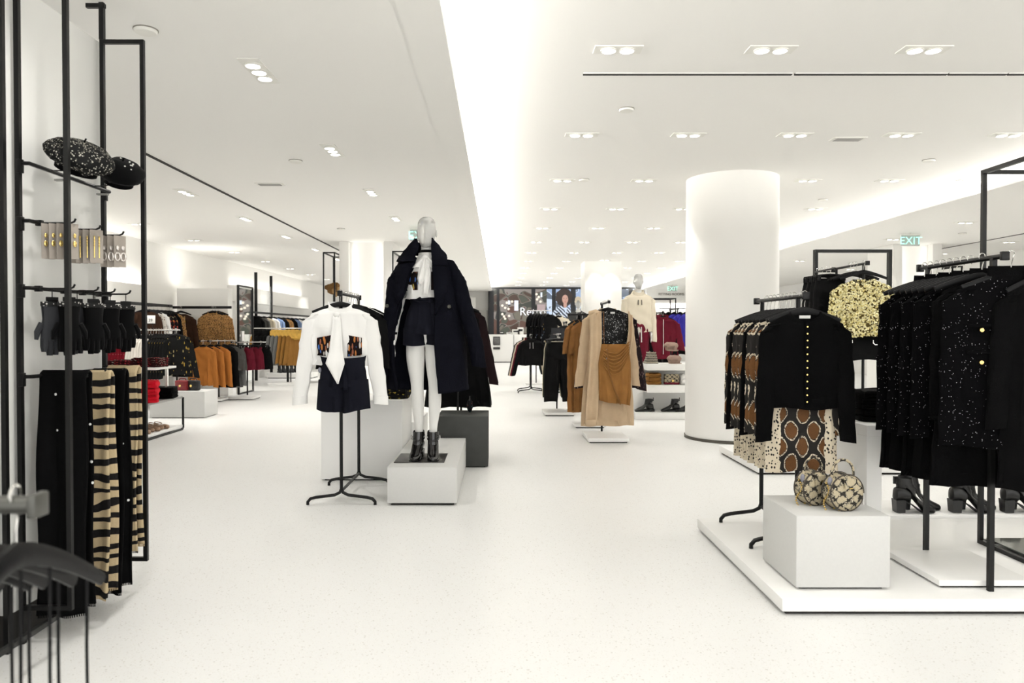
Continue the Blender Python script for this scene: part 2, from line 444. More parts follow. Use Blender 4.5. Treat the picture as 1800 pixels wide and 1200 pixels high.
for i, (px, py, z, w) in enumerate(((260, 55, LOW_Z, 'white ceiling disc over the black accessory frame'), (521, 283, LOW_Z, 'small white ceiling disc between the slot and the cove'), (1100, 193, HIGH_Z, 'white ceiling disc beyond the thin cross slot'),
        (1630, 282, HIGH_Z, 'white ceiling disc above the far lit cove'), (1026, 316, HIGH_Z, 'tiny white ceiling disc beside the third row of spots'), (1445, 351, HIGH_Z, 'small ceiling disc beside the round column top'),
        (600, 402, LOW_Z, 'flat ceiling disc before the twin slab column'), (1690, 410, LOW_Z, 'ceiling disc in the lower ceiling near the exit sign'))):
    Y = FOC * (z - CAM_H) / (580 - py); disc(wx(px, Y), Y, z, w, 0.06)
def grille(px, py, z, label, w=0.3, d=0.14):
    Y = FOC * (z - CAM_H) / (580 - py); t = thing('ceiling_grille', label, 'vent', (wx(px, Y), Y, z))
    obj('frame', MB().box((0, 0, -.004), (w, d, .008)), PLATEW, t)
    for k in range(6): obj('louvre', MB().box((0, -d / 2 + .025 + k * .018, -.010), (w - .06, .006, .008)), plain('louvre_grey', (.45, .44, .42), .6), t)
grille(1488, 245, HIGH_Z, 'flat grey louvred ceiling grille in the second row of spots')
grille(476, 324, LOW_Z, 'pale louvred ceiling grille between slot and cove')
# square lit ceiling panel partly hidden by the accessory wall
t = thing('ceiling_panel_light', 'bright square ceiling panel light beside the accessory wall', 'light', (-3.72, 6.25, LOW_Z))
obj('rim', MB().box((0, 0, -.004), (.62, .3, .008)), PLATEW, t)
obj('diffuser', MB().box((0, 0, -.010), (.58, .26, .006)), emit('diffuser', (1, .98, .94), 3.0), t)

# ------------------------------------------------------------------ side wall: pale boards with a light wash above them
def wall_board(name, x0, x1, y0, y1, z0, z1, label=None):
    return struct(name, MB().span(x0, x1, y0, y1, z0, z1, 0.006), WALLM)
wall_board('wall_panel_1', WALL_L, WALL_L + .12, 6.0, 13.2, 0.0, 2.06)
wall_board('wall_panel_2', -6.18, -5.20, 14.2, 14.45, 0.0, 2.07)
wall_board('wall_panel_3', WALL_L, -6.30, 13.2, 14.5, 0.0, 2.0)
wall_board('wall_panel_4', WALL_L, WALL_L + .18, 17.3, 24.0, 1.95, 2.32)
area('wall_wash_light', (WALL_L + .07, 9.6, 2.09), .05, 7.0, (PI, R(-25), 0), 22)
area('wall_wash_light', (WALL_L + .12, 20.6, 2.35), .05, 6.4, (PI, R(-25), 0), 7)
area('wall_wash_light', (-5.7, 14.5, 2.1), .9, .05, (PI, 0, 0), 5)
# ================================================================== cloth colours
NAVY = fabric('navy_crepe', (0.006, 0.0065, 0.012), var=0.2)
BOUCLE = fabric('navy_boucle_wool', (0.005, 0.0053, 0.009), var=0.35, weave=150.0, bump=1.0, spec=0.05)
BLK = fabric('black_jersey', (0.0042, 0.0042, 0.0045), var=0.2)
BLK_KNIT = fabric('black_knit', (0.0018, 0.0018, 0.002), var=0.25, weave=220.0, bump=0.7, spec=0.08)
BLK_VELVET = fabric('black_velvet', (0.003, 0.003, 0.0033), var=0.3, sheen=0.05, spec=0.05)
SILK = fabric('white_silk', (0.84, 0.835, 0.815), rough=0.6, var=0.015, weave=500, bump=0.08, spec=0.3)
IVORY = fabric('ivory_fleece', (0.74, 0.67, 0.54), var=0.03, weave=200)
BEIGE = fabric('beige_mohair_knit', (0.56, 0.42, 0.28), var=0.16, weave=120.0, bump=0.9)
SUEDE = fabric('tan_suede', (0.27, 0.125, 0.035), var=0.28, weave=160.0, bump=0.5)
SUEDE2 = fabric('brown_corduroy', (0.21, 0.095, 0.03), var=0.25, weave=160.0, bump=0.5)
ORANGE = fabric('orange_sweatshirt', (0.45, 0.165, 0.035), var=0.08)
CAMEL = fabric('camel_wool', (0.30, 0.145, 0.035), var=0.1)
MUSTARD_FUR = fabric('mustard_fur', (0.66, 0.40, 0.09), var=0.4, weave=60.0, bump=1.0)
GREYC = fabric('grey_wool', (0.17, 0.17, 0.165), var=0.1)
CHARC = fabric('charcoal_leatherette', (0.055, 0.052, 0.047), rough=0.5, var=0.12, spec=0.4)
GREYT = fabric('dark_grey_jersey', (0.035, 0.036, 0.04), var=0.1)
BURG = fabric('burgundy_jersey', (0.13, 0.010, 0.022), var=0.1)
RED = fabric('red_wool', (0.55, 0.006, 0.018), var=0.15)
BLUE = fabric('royal_blue_satin', (0.028, 0.022, 0.27), rough=0.5, var=0.15)
DBROWN = fabric('dark_brown_tweed', (0.045, 0.022, 0.013), var=0.3)
OLIVE = fabric('dark_olive_cord', (0.025, 0.026, 0.018), var=0.2)
CREAM = fabric('cream_cotton', (0.62, 0.55, 0.42), var=0.05)
DENIM = fabric('light_denim', (0.19, 0.27, 0.45), var=0.1)
SNAKE = snake('python_print_knit', 0.115, 0.18, (0.125, 0.05, 0.012), (0.66, 0.58, 0.44), (0.010, 0.008, 0.007), 0.115, 75.0)
SNAKE_ALL = snake('python_print_sleeve', 0.11, 0.26, (0.15, 0.06, 0.014), (0.66, 0.58, 0.44), (0.010, 0.008, 0.007), 0, 60.0)
SNAKE_BAG = snake('python_print_leather', 0.066, 0.058, (0.48, 0.41, 0.28), (0.60, 0.54, 0.40), (0.02, 0.017, 0.013), 0, 60.0, 0.56, 0.05, 34.0)
SPARK = speck('black_sparkle_tweed', (0.0015, 0.0015, 0.0018), [(0.85, 0.85, 0.9), (0.5, 0.5, 0.55)], (230, 230, 230), 0.28, 0.055, 0.9, frough=0.3)
SEQUIN_BLK = speck('black_sequins', (0.012, 0.012, 0.012), [(0.6, 0.6, 0.6), (0.16, 0.16, 0.16)], (105, 105, 105), 0.42, 0.24, 0.5, metal=0.5, frough=0.25)
LEOPARD = speck('leopard_print', (0.44, 0.235, 0.085), [(0.02, 0.012, 0.008), (0.06, 0.03, 0.012)], (75, 75, 62), 0.46, 0.8, warp=0.015)
FLORAL = speck('dark_floral_print', (0.014, 0.012, 0.012), [(0.35, 0.05, 0.03), (0.5, 0.4, 0.25), (0.12, 0.14, 0.05), (0.5, 0.2, 0.03)], (24, 24, 22), 0.42, 0.5, warp=0.03)
DASH = speck('black_yellow_dash_print', (0.010, 0.010, 0.010), [(0.42, 0.27, 0.035), (0.35, 0.28, 0.12)], (44, 44, 13), 0.30, 0.42, rand=0.75)
REDF = speck('burgundy_fleck_print', (0.15, 0.007, 0.014), [(0.55, 0.40, 0.32)], (30, 30, 22), 0.17, 0.3)
WHTF = speck('white_fleck_print', (0.70, 0.66, 0.60), [(0.12, 0.05, 0.035), (0.06, 0.06, 0.06)], (34, 34, 20), 0.26, 0.45, warp=0.02)
JEWEL = speck('colourful_jewel_print', (0.35, 0.23, 0.10), [(0.55, 0.48, 0.36), (0.02, 0.02, 0.02), (0.05, 0.13, 0.06), (0.08, 0.10, 0.32), (0.45, 0.28, 0.03)], (40, 40, 34), 0.55, 0.95, warp=0.03)
PRINT = speck('jewellery_print', (0.012, 0.008, 0.008), [(0.42, 0.15, 0.035), (0.55, 0.5, 0.46), (0.05, 0.13, 0.40), (0.42, 0.30, 0.06), (0.30, 0.10, 0.05)], (58, 58, 17), 0.40, 0.85, warp=0.012)
PAISLEY = speck('red_black_paisley', (0.03, 0.006, 0.007), [(0.30, 0.012, 0.02), (0.26, 0.21, 0.18)], (40, 40, 60), 0.40, 0.7, warp=0.03)
DKNIT = speck('dark_plum_marl_knit', (0.018, 0.012, 0.014), [(0.19, 0.13, 0.10), (0.10, 0.06, 0.07)], (60, 60, 26), 0.36, 0.6, warp=0.02)
TIGER = stripes('cream_tiger_stripe_wool', (0.50, 0.395, 0.24), (0.008, 0.007, 0.007), 5.2, 5.0, 0.60)
STUD = speck('black_studded_wool', (0.003, 0.003, 0.0032), [(0.8, 0.8, 0.78)], (13, 13, 13), 0.075, 0.95, rand=0.8, frough=0.3)
GLITTER = speck('black_silver_boucle', (0.012, 0.012, 0.012), [(0.42, 0.40, 0.33), (0.10, 0.10, 0.09), (0.5, 0.48, 0.42)], (130, 130, 130), 0.42, 0.5, metal=0.3)
STRIPEK = stripes('cream_black_stripe_knit', (0.55, 0.50, 0.40), (0.03, 0.03, 0.03), 16.0, 0.2, 0.55, 0.0)
SKIN = plain('white_mannequin_resin', (0.83, 0.825, 0.80), 0.35, var=0.01, spec=0.4)
PATENT = plain('black_patent_leather', (0.008, 0.007, 0.007), 0.12, spec=0.7, var=0.1)
LEATHER = plain('black_matte_leather', (0.008, 0.008, 0.008), 0.42, var=0.15, bump=0.15, bscale=90)
CARD = plain('white_card', (0.80, 0.79, 0.76), 0.7, var=0.01)
TAGGREY = plain('grey_security_tag', (0.20, 0.20, 0.24), 0.4)

# ================================================================== garments (hung from a rail at local z = 0, facing -y)
def interp(prof, z):
    for i in range(len(prof) - 1):
        a, b = prof[i], prof[i + 1]
        if a[0] >= z >= b[0]:
            t = (a[0] - z) / max(a[0] - b[0], 1e-9); t = t * t * (3 - 2 * t) * 0.5 + t * 0.5
            return [a[k] + (b[k] - a[k]) * t for k in range(1, len(a))]
    return list(prof[-1][1:]) if z < prof[-1][0] else list(prof[0][1:])
def spow(v, p): return math.copysign(abs(v) ** p, v)
def body_mb(prof, nr=22, ns=36, folds=0.012, k=5.0, seed=0, dip=0.05, cx=None, thick=True, tilt_hem=0.0, sq=0.8):
    """cloth shell: prof = (z, half width, half depth) from the neck down"""
    rg = random.Random(seed); ph = [rg.uniform(0, 6.28) for _ in range(6)]
    z0, z1 = prof[0][0], prof[-1][0]; rings = []
    zs = sorted({p[0] for p in prof} | {z0 + (z1 - z0) * i / nr for i in range(nr + 1)}, reverse=True)
    for z in zs:
        hw, hd = interp(prof, z); t = (z0 - z) / (z0 - z1); ring = []
        c = cx(z) if cx else 0.0
        for j in range(ns):
            a = j * 2 * PI / ns
            x = hw * spow(math.cos(a), sq); y = hd * spow(math.sin(a), 0.85)
            amp = folds * (0.15 + t)
            f = amp * (math.sin(k * 2 * PI * x / 0.45 + ph[0] + 1.3 * math.sin(z * 5 + ph[1])) + 0.5 * math.sin(k * 3.7 * PI * x / 0.45 + ph[2]))
            f += 0.006 * math.sin(z * 31 + x * 17 + ph[3]) * (0.3 + t)
            y += f * (1 if math.sin(a) < 0 else 0.8)
            zz = z
            if math.sin(a) < 0 and hw > 0: zz -= dip * (-math.sin(a)) * max(0, 1 - t * 9)
            zz += tilt_hem * x * t + (0.006 * math.sin(x * 22 + ph[4]) if t > 0.97 else 0)
            ring.append((x + c, y, zz))
        rings.append(ring)
    if thick:                       # turned-in edges so neck and hem read as cloth with thickness
        def inner(r, dz, s): 
            mx = sum(p[0] for p in r) / len(r); my = sum(p[1] for p in r) / len(r)
            return [(mx + (p[0] - mx) * s, my + (p[1] - my) * s, p[2] + dz) for p in r]
        rings = [inner(rings[0], -0.07, 0.75), inner(rings[0], -0.012, 0.90)] + rings + [inner(rings[-1], 0.012, 0.93), inner(rings[-1], 0.06, 0.8)]
    return MB().loft(rings, True, True)
def sleeve_mb(pts, rad, seed=0, ns=14, nr=18, wr=0.05):
    """pts: path from shoulder to cuff; rad: (half width, half depth) at each point"""
    rg = random.Random(seed); ph = [rg.uniform(0, 6.28) for _ in range(4)]; rings = []; n = len(pts) - 1
    for i in range(nr + 1):
        t = i / nr * n; a = min(int(t), n - 1); f = t - a; g = f * f * (3 - 2 * f) * .4 + f * .6
        p = Vector(pts[a]).lerp(Vector(pts[a + 1]), g); r = [rad[a][q] + (rad[a + 1][q] - rad[a][q]) * g for q in (0, 1)]
        w = 1 + wr * math.sin(i * 1.9 + ph[0]) + wr * .6 * math.sin(i * 3.3 + ph[1])
        rings.append([(p.x + r[0] * w * math.cos(j * 2 * PI / ns), p.y + r[1] * w * math.sin(j * 2 * PI / ns) + .004 * math.sin(j * 2.2 + i * .9 + ph[2]), p.z + .15 * r[0] * math.cos(j * 2 * PI / ns) * (1 if p.x < 0 else -1)) for j in range(ns)])
    e = rings[-1]; mx = sum(p[0] for p in e) / ns; my = sum(p[1] for p in e) / ns
    rings.append([(mx + (p[0] - mx) * .8, my + (p[1] - my) * .8, p[2] + .015) for p in e])
    return MB().loft(rings, True, True)
_cache = {}
def cached(key, fn):
    if key not in _cache: _cache[key] = fn()
    return _cache[key]
def hanger(loc, label, rz=0.0, group=None, w=0.2, m=None, drop=0.06):
    """black plastic hanger: broad arched shoulders, steel hook over the rail"""
    h = thing('clothes_hanger', label, 'hanger', loc, rz, group)
    def arms():
        pts = []; rr = []
        for i in range(17):
            u = -1 + i / 8; x = u * w
            pts.append((x, 0, -0.083 - drop * abs(u) ** 1.35)); rr.append(0.021 - 0.009 * abs(u) ** 0.7)
        return MB().tube(pts, rr, 8, True, (1.0, 0.6)).mesh('arms')
    def hook():
        pts = [(0.013 * math.cos(a), 0, 0.006 + 0.015 * math.sin(a)) for a in [R(-40 + 255 * i / 12) for i in range(13)]]
        pts = list(reversed(pts)); pts += [(0.003, 0, -0.03), (0, 0, -0.045), (0, 0, -0.075)]
        return MB().tube(pts, 0.0022, 5).mesh('hook')
    o = obj('arms', cached(('arms', w, drop), arms), None, h)
    if not o.data.materials: o.data.materials.append(m or PLASTIC)
    o = obj('hook', cached('hook', hook), None, h)
    if not o.data.materials: o.data.materials.append(CHROME)
    return h
TOP = [(-0.088, 0.078, 0.030), (-0.115, 0.135, 0.042), (-0.150, 0.200, 0.050), (-0.24, 0.215, 0.062), (-0.40, 0.21, 0.065)]
def garment(name, label, cat, loc, rz=0.0, group=None, mat=None, length=0.62, width=1.0, hem=None, sleeve=0.58, sleeve_mat=None, flare=0.0, depth=1.0, seed=0,
            collar=None, collar_mat=None, cuff=None, folds=0.012, dip=0.045, sl_out=0.05, sl_w=1.0, waist=None, lean=0.0, kf=5.0):
    key = ('g', name, round(length, 3), width, hem, sleeve, flare, depth, seed, folds, dip, sl_out, sl_w, waist, kf)
    g = thing(name, label, cat, loc, rz, group)
    if lean: g.rotation_euler = (0, lean, rz)
    hw = (hem if hem else 0.215 + flare)
    prof = [(z, a * width, b * depth) for z, a, b in TOP if -z < length - .05]
    if waist: prof.append((-waist[0], waist[1] * width, 0.06 * depth))
    prof.append((-length, hw * width, (0.065 + flare * .25) * depth))
    def mk(nm, fn, m):
        o = obj(nm, cached(key + (nm,), lambda: fn().mesh(nm)), None, g)
        if not o.data.materials: o.data.materials.append(m)
        elif o.data.materials[0] != m:
            o.material_slots[0].link = 'OBJECT'; o.material_slots[0].material = m
        return o
    mk('body', lambda: body_mb(prof, folds=folds, seed=seed, dip=dip, k=kf), mat)
    if sleeve:
        for s in (-1, 1):
            x0 = 0.178 * width
            pts = [(s * (x0 - .02), 0, -.150), (s * (x0 + .012 * sl_w), .0, -.19), (s * (x0 + .02 + sl_out * .4), -.006, -.15 - sleeve * .45), (s * (x0 + .025 + sl_out), -.012, -.15 - sleeve)]
            rad = [(.030 * sl_w, .030), (.052 * sl_w, .042 * depth), (.050 * sl_w, .040 * depth), (.042 * sl_w, .032 * depth)]
            mk('sleeve' if s < 0 else 'sleeve_other', lambda: sleeve_mb(pts, rad, seed * 7 + s), sleeve_mat or mat).name = 'sleeve'
            if cuff:
                c = pts[-1]
                o = mk('cuff' + str(s), lambda: MB().loft([[(c[0] + .044 * sl_w * math.cos(a * PI / 8), c[1] + .034 * math.sin(a * PI / 8), c[2] + dz + .15 * .04 * math.cos(a * PI / 8) * -s) for a in range(16)] for dz in (.012, -.05)]), cuff); o.name = 'cuff'
    if collar:
        def col():
            mb = MB(); n = 28; hh = collar
            r0 = [(.082 * width * math.cos(a * 2 * PI / n), .034 * depth * math.sin(a * 2 * PI / n), -.090 - dip * max(0, -math.sin(a * 2 * PI / n))) for a in range(n)]
            rings = [[(x * 1.08, y * 1.15, z - .006) for x, y, z in r0], [(x * 1.02, y * 1.05, z + hh) for x, y, z in r0], [(x * .93, y * .85, z + hh) for x, y, z in r0], [(x * .93, y * .85, z - .01) for x, y, z in r0]]
            return mb.loft(rings, False, False)
        mk('collar', col, collar_mat or mat)
    return g
def buttons(parent, x, y, zs, r, m):
    me = cached(('btn', r), lambda: MB().lathe([(.001, -r * .7), (r * .8, -r * .6), (r, 0), (r * .8, r * .3)], 10, axis='y').mesh('button'))
    if not me.materials: me.materials.append(m)
    for z in zs: obj('button', me, None, parent, (x, y, z))
def pants(name, label, cat, loc, rz, group, mat, length=0.95, hw=0.19, leg=0.105, seed=0, top=-.1, folds=.008, clips=True):
    g = thing(name, label, cat, loc, rz, group)
    crotch = top - 0.26
    def mk():
        mb = MB(); 
        prof = [(top, hw * .86, .035), (top - .12, hw, .05), (crotch, hw * 1.02, .055)]
        rings = []
        b = body_mb(prof, 8, 28, folds, 4, seed, 0.01); mb.add(b.v, b.f)
        for s in (-1, 1):
            pr = [(crotch + .05, hw * .52, .052), (crotch - .2, leg * .95, .05), (-length, leg * .82, .045)]
            q = body_mb(pr, 14, 22, folds * 1.2, 4, seed + s, 0, cx=lambda z, s=s: s * (hw * .50 + .055 * (crotch - z)))
            mb.add(q.v, q.f)
        return mb
    o = obj('trousers_cloth', cached(('p', length, hw, leg, seed, top, folds), lambda: mk().mesh('cloth')), None, g)
    if not o.data.materials: o.data.materials.append(mat)
    elif o.data.materials[0] != mat: o.material_slots[0].link = 'OBJECT'; o.material_slots[0].material = mat
    obj('waistband', cached(('wb', hw, top), lambda: MB().loft([[(hw * .88 * spow(math.cos(a * PI / 14), .8), .038 * math.sin(a * PI / 14), top + dz) for a in range(28)] for dz in (.004, -.045)]).mesh('waistband')), None, g)
    w = g.children[-1]
    if not w.data.materials: w.data.materials.append(mat)
    elif w.data.materials[0] != mat: w.material_slots[0].link = 'OBJECT'; w.material_slots[0].material = mat
    return g
def clip_hanger(loc, label, rz=0.0, group=None, w=0.15):
    """straight bar hanger with two clips"""
    h = thing('clip_hanger', label, 'hanger', loc, rz, group)
    me = cached(('clipbar', w), lambda: MB().tube([(-w, 0, -.07), (-w * .5, 0, -.062), (0, 0, -.058), (w * .5, 0, -.062), (w, 0, -.07)], .009, 8).mesh('bar'))
    o = obj('bar', me, None, h)
    if not me.materials: me.materials.append(PLASTIC)
    for s in (-1, 1):
        me = cached(('clip', w, s), lambda: MB().box((s * w * .85, -.036, -.095), (.03, .016, .05), .004).box((s * w * .85, .036, -.095), (.03, .016, .05), .004).box((s * w * .85, 0, -.074), (.022, .078, .008), .002).mesh('clip'))
        c = obj('clip', me, None, h)
        if not me.materials: me.materials.append(PLASTIC)
    def hook():
        pts = [(0.013 * math.cos(a), 0, 0.006 + 0.015 * math.sin(a)) for a in [R(-40 + 255 * i / 12) for i in range(13)]]
        return MB().tube(list(reversed(pts)) + [(0.003, 0, -0.03), (0, 0, -0.045), (0, 0, -0.06)], 0.0022, 5).mesh('hook')
    o = obj('hook', cached('hook2', hook), None, h)
    if not o.data.materials: o.data.materials.append(CHROME)
    return h

# ================================================================== racks
def rail_stand(label, x, y0, y1, z, floor_z=0.0, base='feet', over=0.04, foot=0.245, plate=None, group='black garment stands', r=0.0125, rail_x=None, rz=0.0, rail_ext=0.0):
    """two posts under a rail that runs along local y"""
    cy = (y0 + y1) / 2; h = z - floor_z; L = abs(y1 - y0)
    t = thing('garment_stand', label, 'clothes rack', (x, cy, floor_z), rz, group)
    obj('rail', MB().tube([(0, -L / 2 - over, h), (0, L / 2 + over, h)], r * .95, 10), BLACK, t)
    for s in (-1, 1):
        obj('end_cap', MB().box((0, s * (L / 2 + over), h), (.036, .018, .040), .003), BLACK, t)
        if base == 'feet':
            zj = .10
            obj('post', MB().tube([(0, s * L / 2, zj), (0, s * L / 2, h)], .0125, 8), BLACK, t)
            for q in (-1, 1):
                pts = [(0, s * L / 2, zj + .02), (q * .012, s * L / 2, zj - .01), (q * .05, s * L / 2 - .0, zj - .028), (q * (foot - .06), s * (L / 2 + .0), .055), (q * (foot - .02), s * L / 2, .045), (q * foot, s * L / 2, .022), (q * foot, s * L / 2, 0.001)]
                obj('foot', MB().tube(pts, .0115, 8), BLACK, t)
        elif base == 'plate':
            obj('post', MB().box((0, s * L / 2, h / 2), (.022, .022, h - .002)), BLACK, t)
    if base == 'feet':
        obj('floor_bar', MB().tube([(0, -L / 2, .10), (0, L / 2, .10)], .0115, 8), BLACK, t)
    elif plate:
        x0, x1, a, b, th = plate
        obj('base_plate', MB().span(x0, x1, a, b, 0.012, th, .003), WHITE, t)
        obj('plinth_gap', MB().span(x0 + .02, x1 - .02, a + .02, b - .02, 0.0, 0.013), SLOT, t)
    return t
def post_stand(label, x, y, z, plate_w, plate_d, rail_len, floor_z=0.0, rail_axis='y', group='single post stands', th=.05, arm=0.0, post_dx=0.0):
    """single post on a white square base, short rail on top"""
    t = thing('garment_stand', label, 'clothes rack', (x, y, floor_z), 0, group); h = z - floor_z
    obj('base_plate', MB().span(-plate_w / 2, plate_w / 2, -plate_d / 2, plate_d / 2, .014, th, .003), WHITE, t)
    obj('plinth_gap', MB().span(-plate_w / 2 + .02, plate_w / 2 - .02, -plate_d / 2 + .02, plate_d / 2 - .02, 0, .015), SLOT, t)
    obj('post', MB().box((post_dx, rail_len * .45 if rail_axis == 'y' else 0, (h + th) / 2), (.022, .022, h - th)), BLACK, t)
    a, b = ((0, -rail_len / 2, h), (0, rail_len / 2, h)) if rail_axis == 'y' else ((-rail_len / 2, 0, h), (rail_len / 2, 0, h))
    obj('rail', MB().tube([a, b], .012, 10), BLACK, t)
    for e in (a, b): obj('end_cap', MB().box(e, (.03, .03, .034), .003), BLACK, t)
    return t
def plinth(name, label, x0, x1, y0, y1, z0, z1, m=None, gap=.02, cat='plinth', bev=.004):
    t = thing(name, label, cat, ((x0 + x1) / 2, (y0 + y1) / 2, z0), 0)
    w, d = (x1 - x0) / 2, (y1 - y0) / 2
    obj('block', MB().span(-w, w, -d, d, gap, z1 - z0, bev), m or STONE, t)
    obj('shadow_gap', MB().span(-w + .025, w - .025, -d + .025, d - .025, 0.0, gap + .001), SLOT, t)
    return t
# ================================================================== shoes, bags, folded cloth
def sweep(mb, secs, ns=16):
    """secs: (centre, half width x, half height, pitch angle) rings turned about x: 0 = ring faces along y, 90 = horizontal"""
    rings = []
    for c, w, h, ang in secs:
        ca, sa = math.cos(R(ang)), math.sin(R(ang))
        rings.append([(c[0] + w * math.cos(k * 2 * PI / ns), c[1] + h * math.sin(k * 2 * PI / ns) * sa, c[2] + h * math.sin(k * 2 * PI / ns) * ca) for k in range(ns)])
    return mb.loft(rings)
def boot_parts(t, m, heel=.075, shaft=.17, toe=.035, buckle=None, chunky=False, strap=True, sole_m=None, laces=False, dx=0.0, dy=0.0, yaw=0.0, top_w=.046):
    """ankle boot pointing to -y, placed by dx, dy, yaw inside thing t"""
    h = heel
    def add(nm, mb, mm, par=t):
        o = obj(nm, mb, mm, par)
        if par is t: o.location = (dx, dy, 0); o.rotation_euler = (0, 0, yaw)
        return o
    up = sweep(MB(), [((0, -.165, .020), .010, .008, 0), ((0, -.155, .022), toe * .75, .016, 0), ((0, -.12, .030), toe + .008, .026, 5), ((0, -.075, .042 + h * .12), .043, .036, 14), ((0, -.03, .065 + h * .42), .042, .052, 28),
        ((0, .005, .088 + h * .75), .040, .064, 50), ((0, .025, .115 + h * .9), .041, .060, 72), ((0, .032, .145 + h * .95), .043, .055, 86), ((0, .032, h + shaft - .03), top_w, .054, 90), ((0, .032, h + shaft), top_w, .055, 90), ((0, .032, h + shaft - .004), top_w - .008, .047, 90), ((0, .032, h + shaft - .05), top_w - .012, .042, 90)])
    b = add('upper', up, m)
    back = sweep(MB(), [((0, .094, h + .02), .012, .018, 0), ((0, .082, h + .035), .036, .042, 0), ((0, .045, h + .045), .041, .052, 0), ((0, 0, h * .8 + .045), .038, .04, 0)])
    obj('heel_counter', back, m, b)
    sm = sole_m or m
    if chunky:
        sole = sweep(MB(), [((0, -.168, .018), .02, .016, 0), ((0, -.15, .018), .040, .018, 0), ((0, -.08, .018), .050, .018, 0), ((0, 0, .018), .044, .018, 0), ((0, .06, .020), .044, .020, 0), ((0, .09, .02), .03, .02, 0)])
        obj('sole', sole, sm, b)
        obj('heel', MB().box((0, .06, .02), (.085, .075, .04), .006), sm, b)
    else:
        sole = sweep(MB(), [((0, -.165, .010), .012, .004, 0), ((0, -.145, .008), toe + .004, .006, 0), ((0, -.075, .010), .044, .006, 0), ((0, -.02, .02 + h * .4), .036, .006, 25), ((0, .05, h + .004), .036, .006, 8), ((0, .085, h + .004), .022, .006, 0)])
        obj('sole', sole, sm, b)
        obj('heel', MB().loft([[(.036 * sx * (1 - .12 * q), .055 + (.035 if sy > 0 else -.028) - .005 * q * sy, h * (1 - q) + .004 * q) for sx, sy in ((-1, -1), (1, -1), (1, 1), (-1, 1))] for q in (0, .5, 1)]), sm, b)
    if strap:
        z = h + .085
        st = MB().loft([[(.048 * math.cos(a * PI / 12), .028 + .066 * math.sin(a * PI / 12), z + dz - .02 * math.sin(a * PI / 12) * -1) for a in range(24)] for dz in (0, .018)], False, False)
        s_ = obj('strap', st, m, b)
        if buckle:
            sx = buckle
            fr = MB().tube([(sx * .05 + .003 * sx, y, z + dz) for y, dz in ((-.008, -.006), (-.008, .024), (.022, .024), (.022, -.006), (-.008, -.006))], .0025, 6)
            obj('buckle', fr, CHROME, b)
    if laces:
        for i in range(5): obj('lace', MB().tube([(-.018, -.052 + i * .014, .075 + i * .026), (.018, -.052 + i * .014, .078 + i * .026)], .003, 6), plain('grey_lace', (.35, .35, .34), .7), b)
    obj('pull_tab', MB().box((0, .092, h + shaft - .005), (.014, .006, .05), .002), m, b)
    return b
def folded(name, label, x, y, z, w, d, h, m, cat='sweater', rz=0.0, group=None, seed=0, fold_m=None):
    rg = random.Random(seed)
    t = thing(name, label, cat, (x, y, z), rz + rg.uniform(-.05, .05), group)
    def mk():
        rings = []
        n = 24
        for i in range(9):
            u = i / 8; zz = h * u; bulge = math.sin(PI * min(max(u, .05), .95)) ** .5
            rings.append([((w / 2 - .012 + .012 * bulge) * spow(math.cos(a * 2 * PI / n), .35) + .006 * math.sin(zz * 70 + a + seed), (d / 2 - .014 + .014 * bulge) * spow(math.sin(a * 2 * PI / n), .35), zz + (.006 * math.sin(a * 1.7 + seed) if 0 < i else 0)) for a in range(n)])
        return MB().loft(rings)
    obj('folded_cloth', mk(), m, t)
    # the visible folded edge: a roll along the front
    for q in range(2):
        zz = h * (.30 + .42 * q)
        pts = [(-w / 2 + .015 + (w - .03) * i / 8, -d / 2 + .006 + .002 * math.sin(i + seed), zz + .004 * math.sin(i * 1.3 + seed + q)) for i in range(9)]
        obj('fold_roll', MB().tube(pts, h * .24, 8), fold_m or m, t)
    return t
# ================================================================== display island on the right-hand side
PZ = 0.075
plinth('display_platform', 'low white display platform under the snake print rack and white cube', 1.26, 4.3, 3.27, 4.68, 0, PZ, WHITE, .018, 'platform')
plinth('display_cube', 'pale composite cube on the platform carrying two snake print bags', 1.365, 1.797, 3.38, 3.81, PZ, .418, STONE, .012, 'plinth')
plinth('shoe_plinth', 'long low white plinth carrying a row of black heeled boots', 2.02, 4.6, 4.70, 5.12, 0, .09, WHITE, .012, 'plinth')

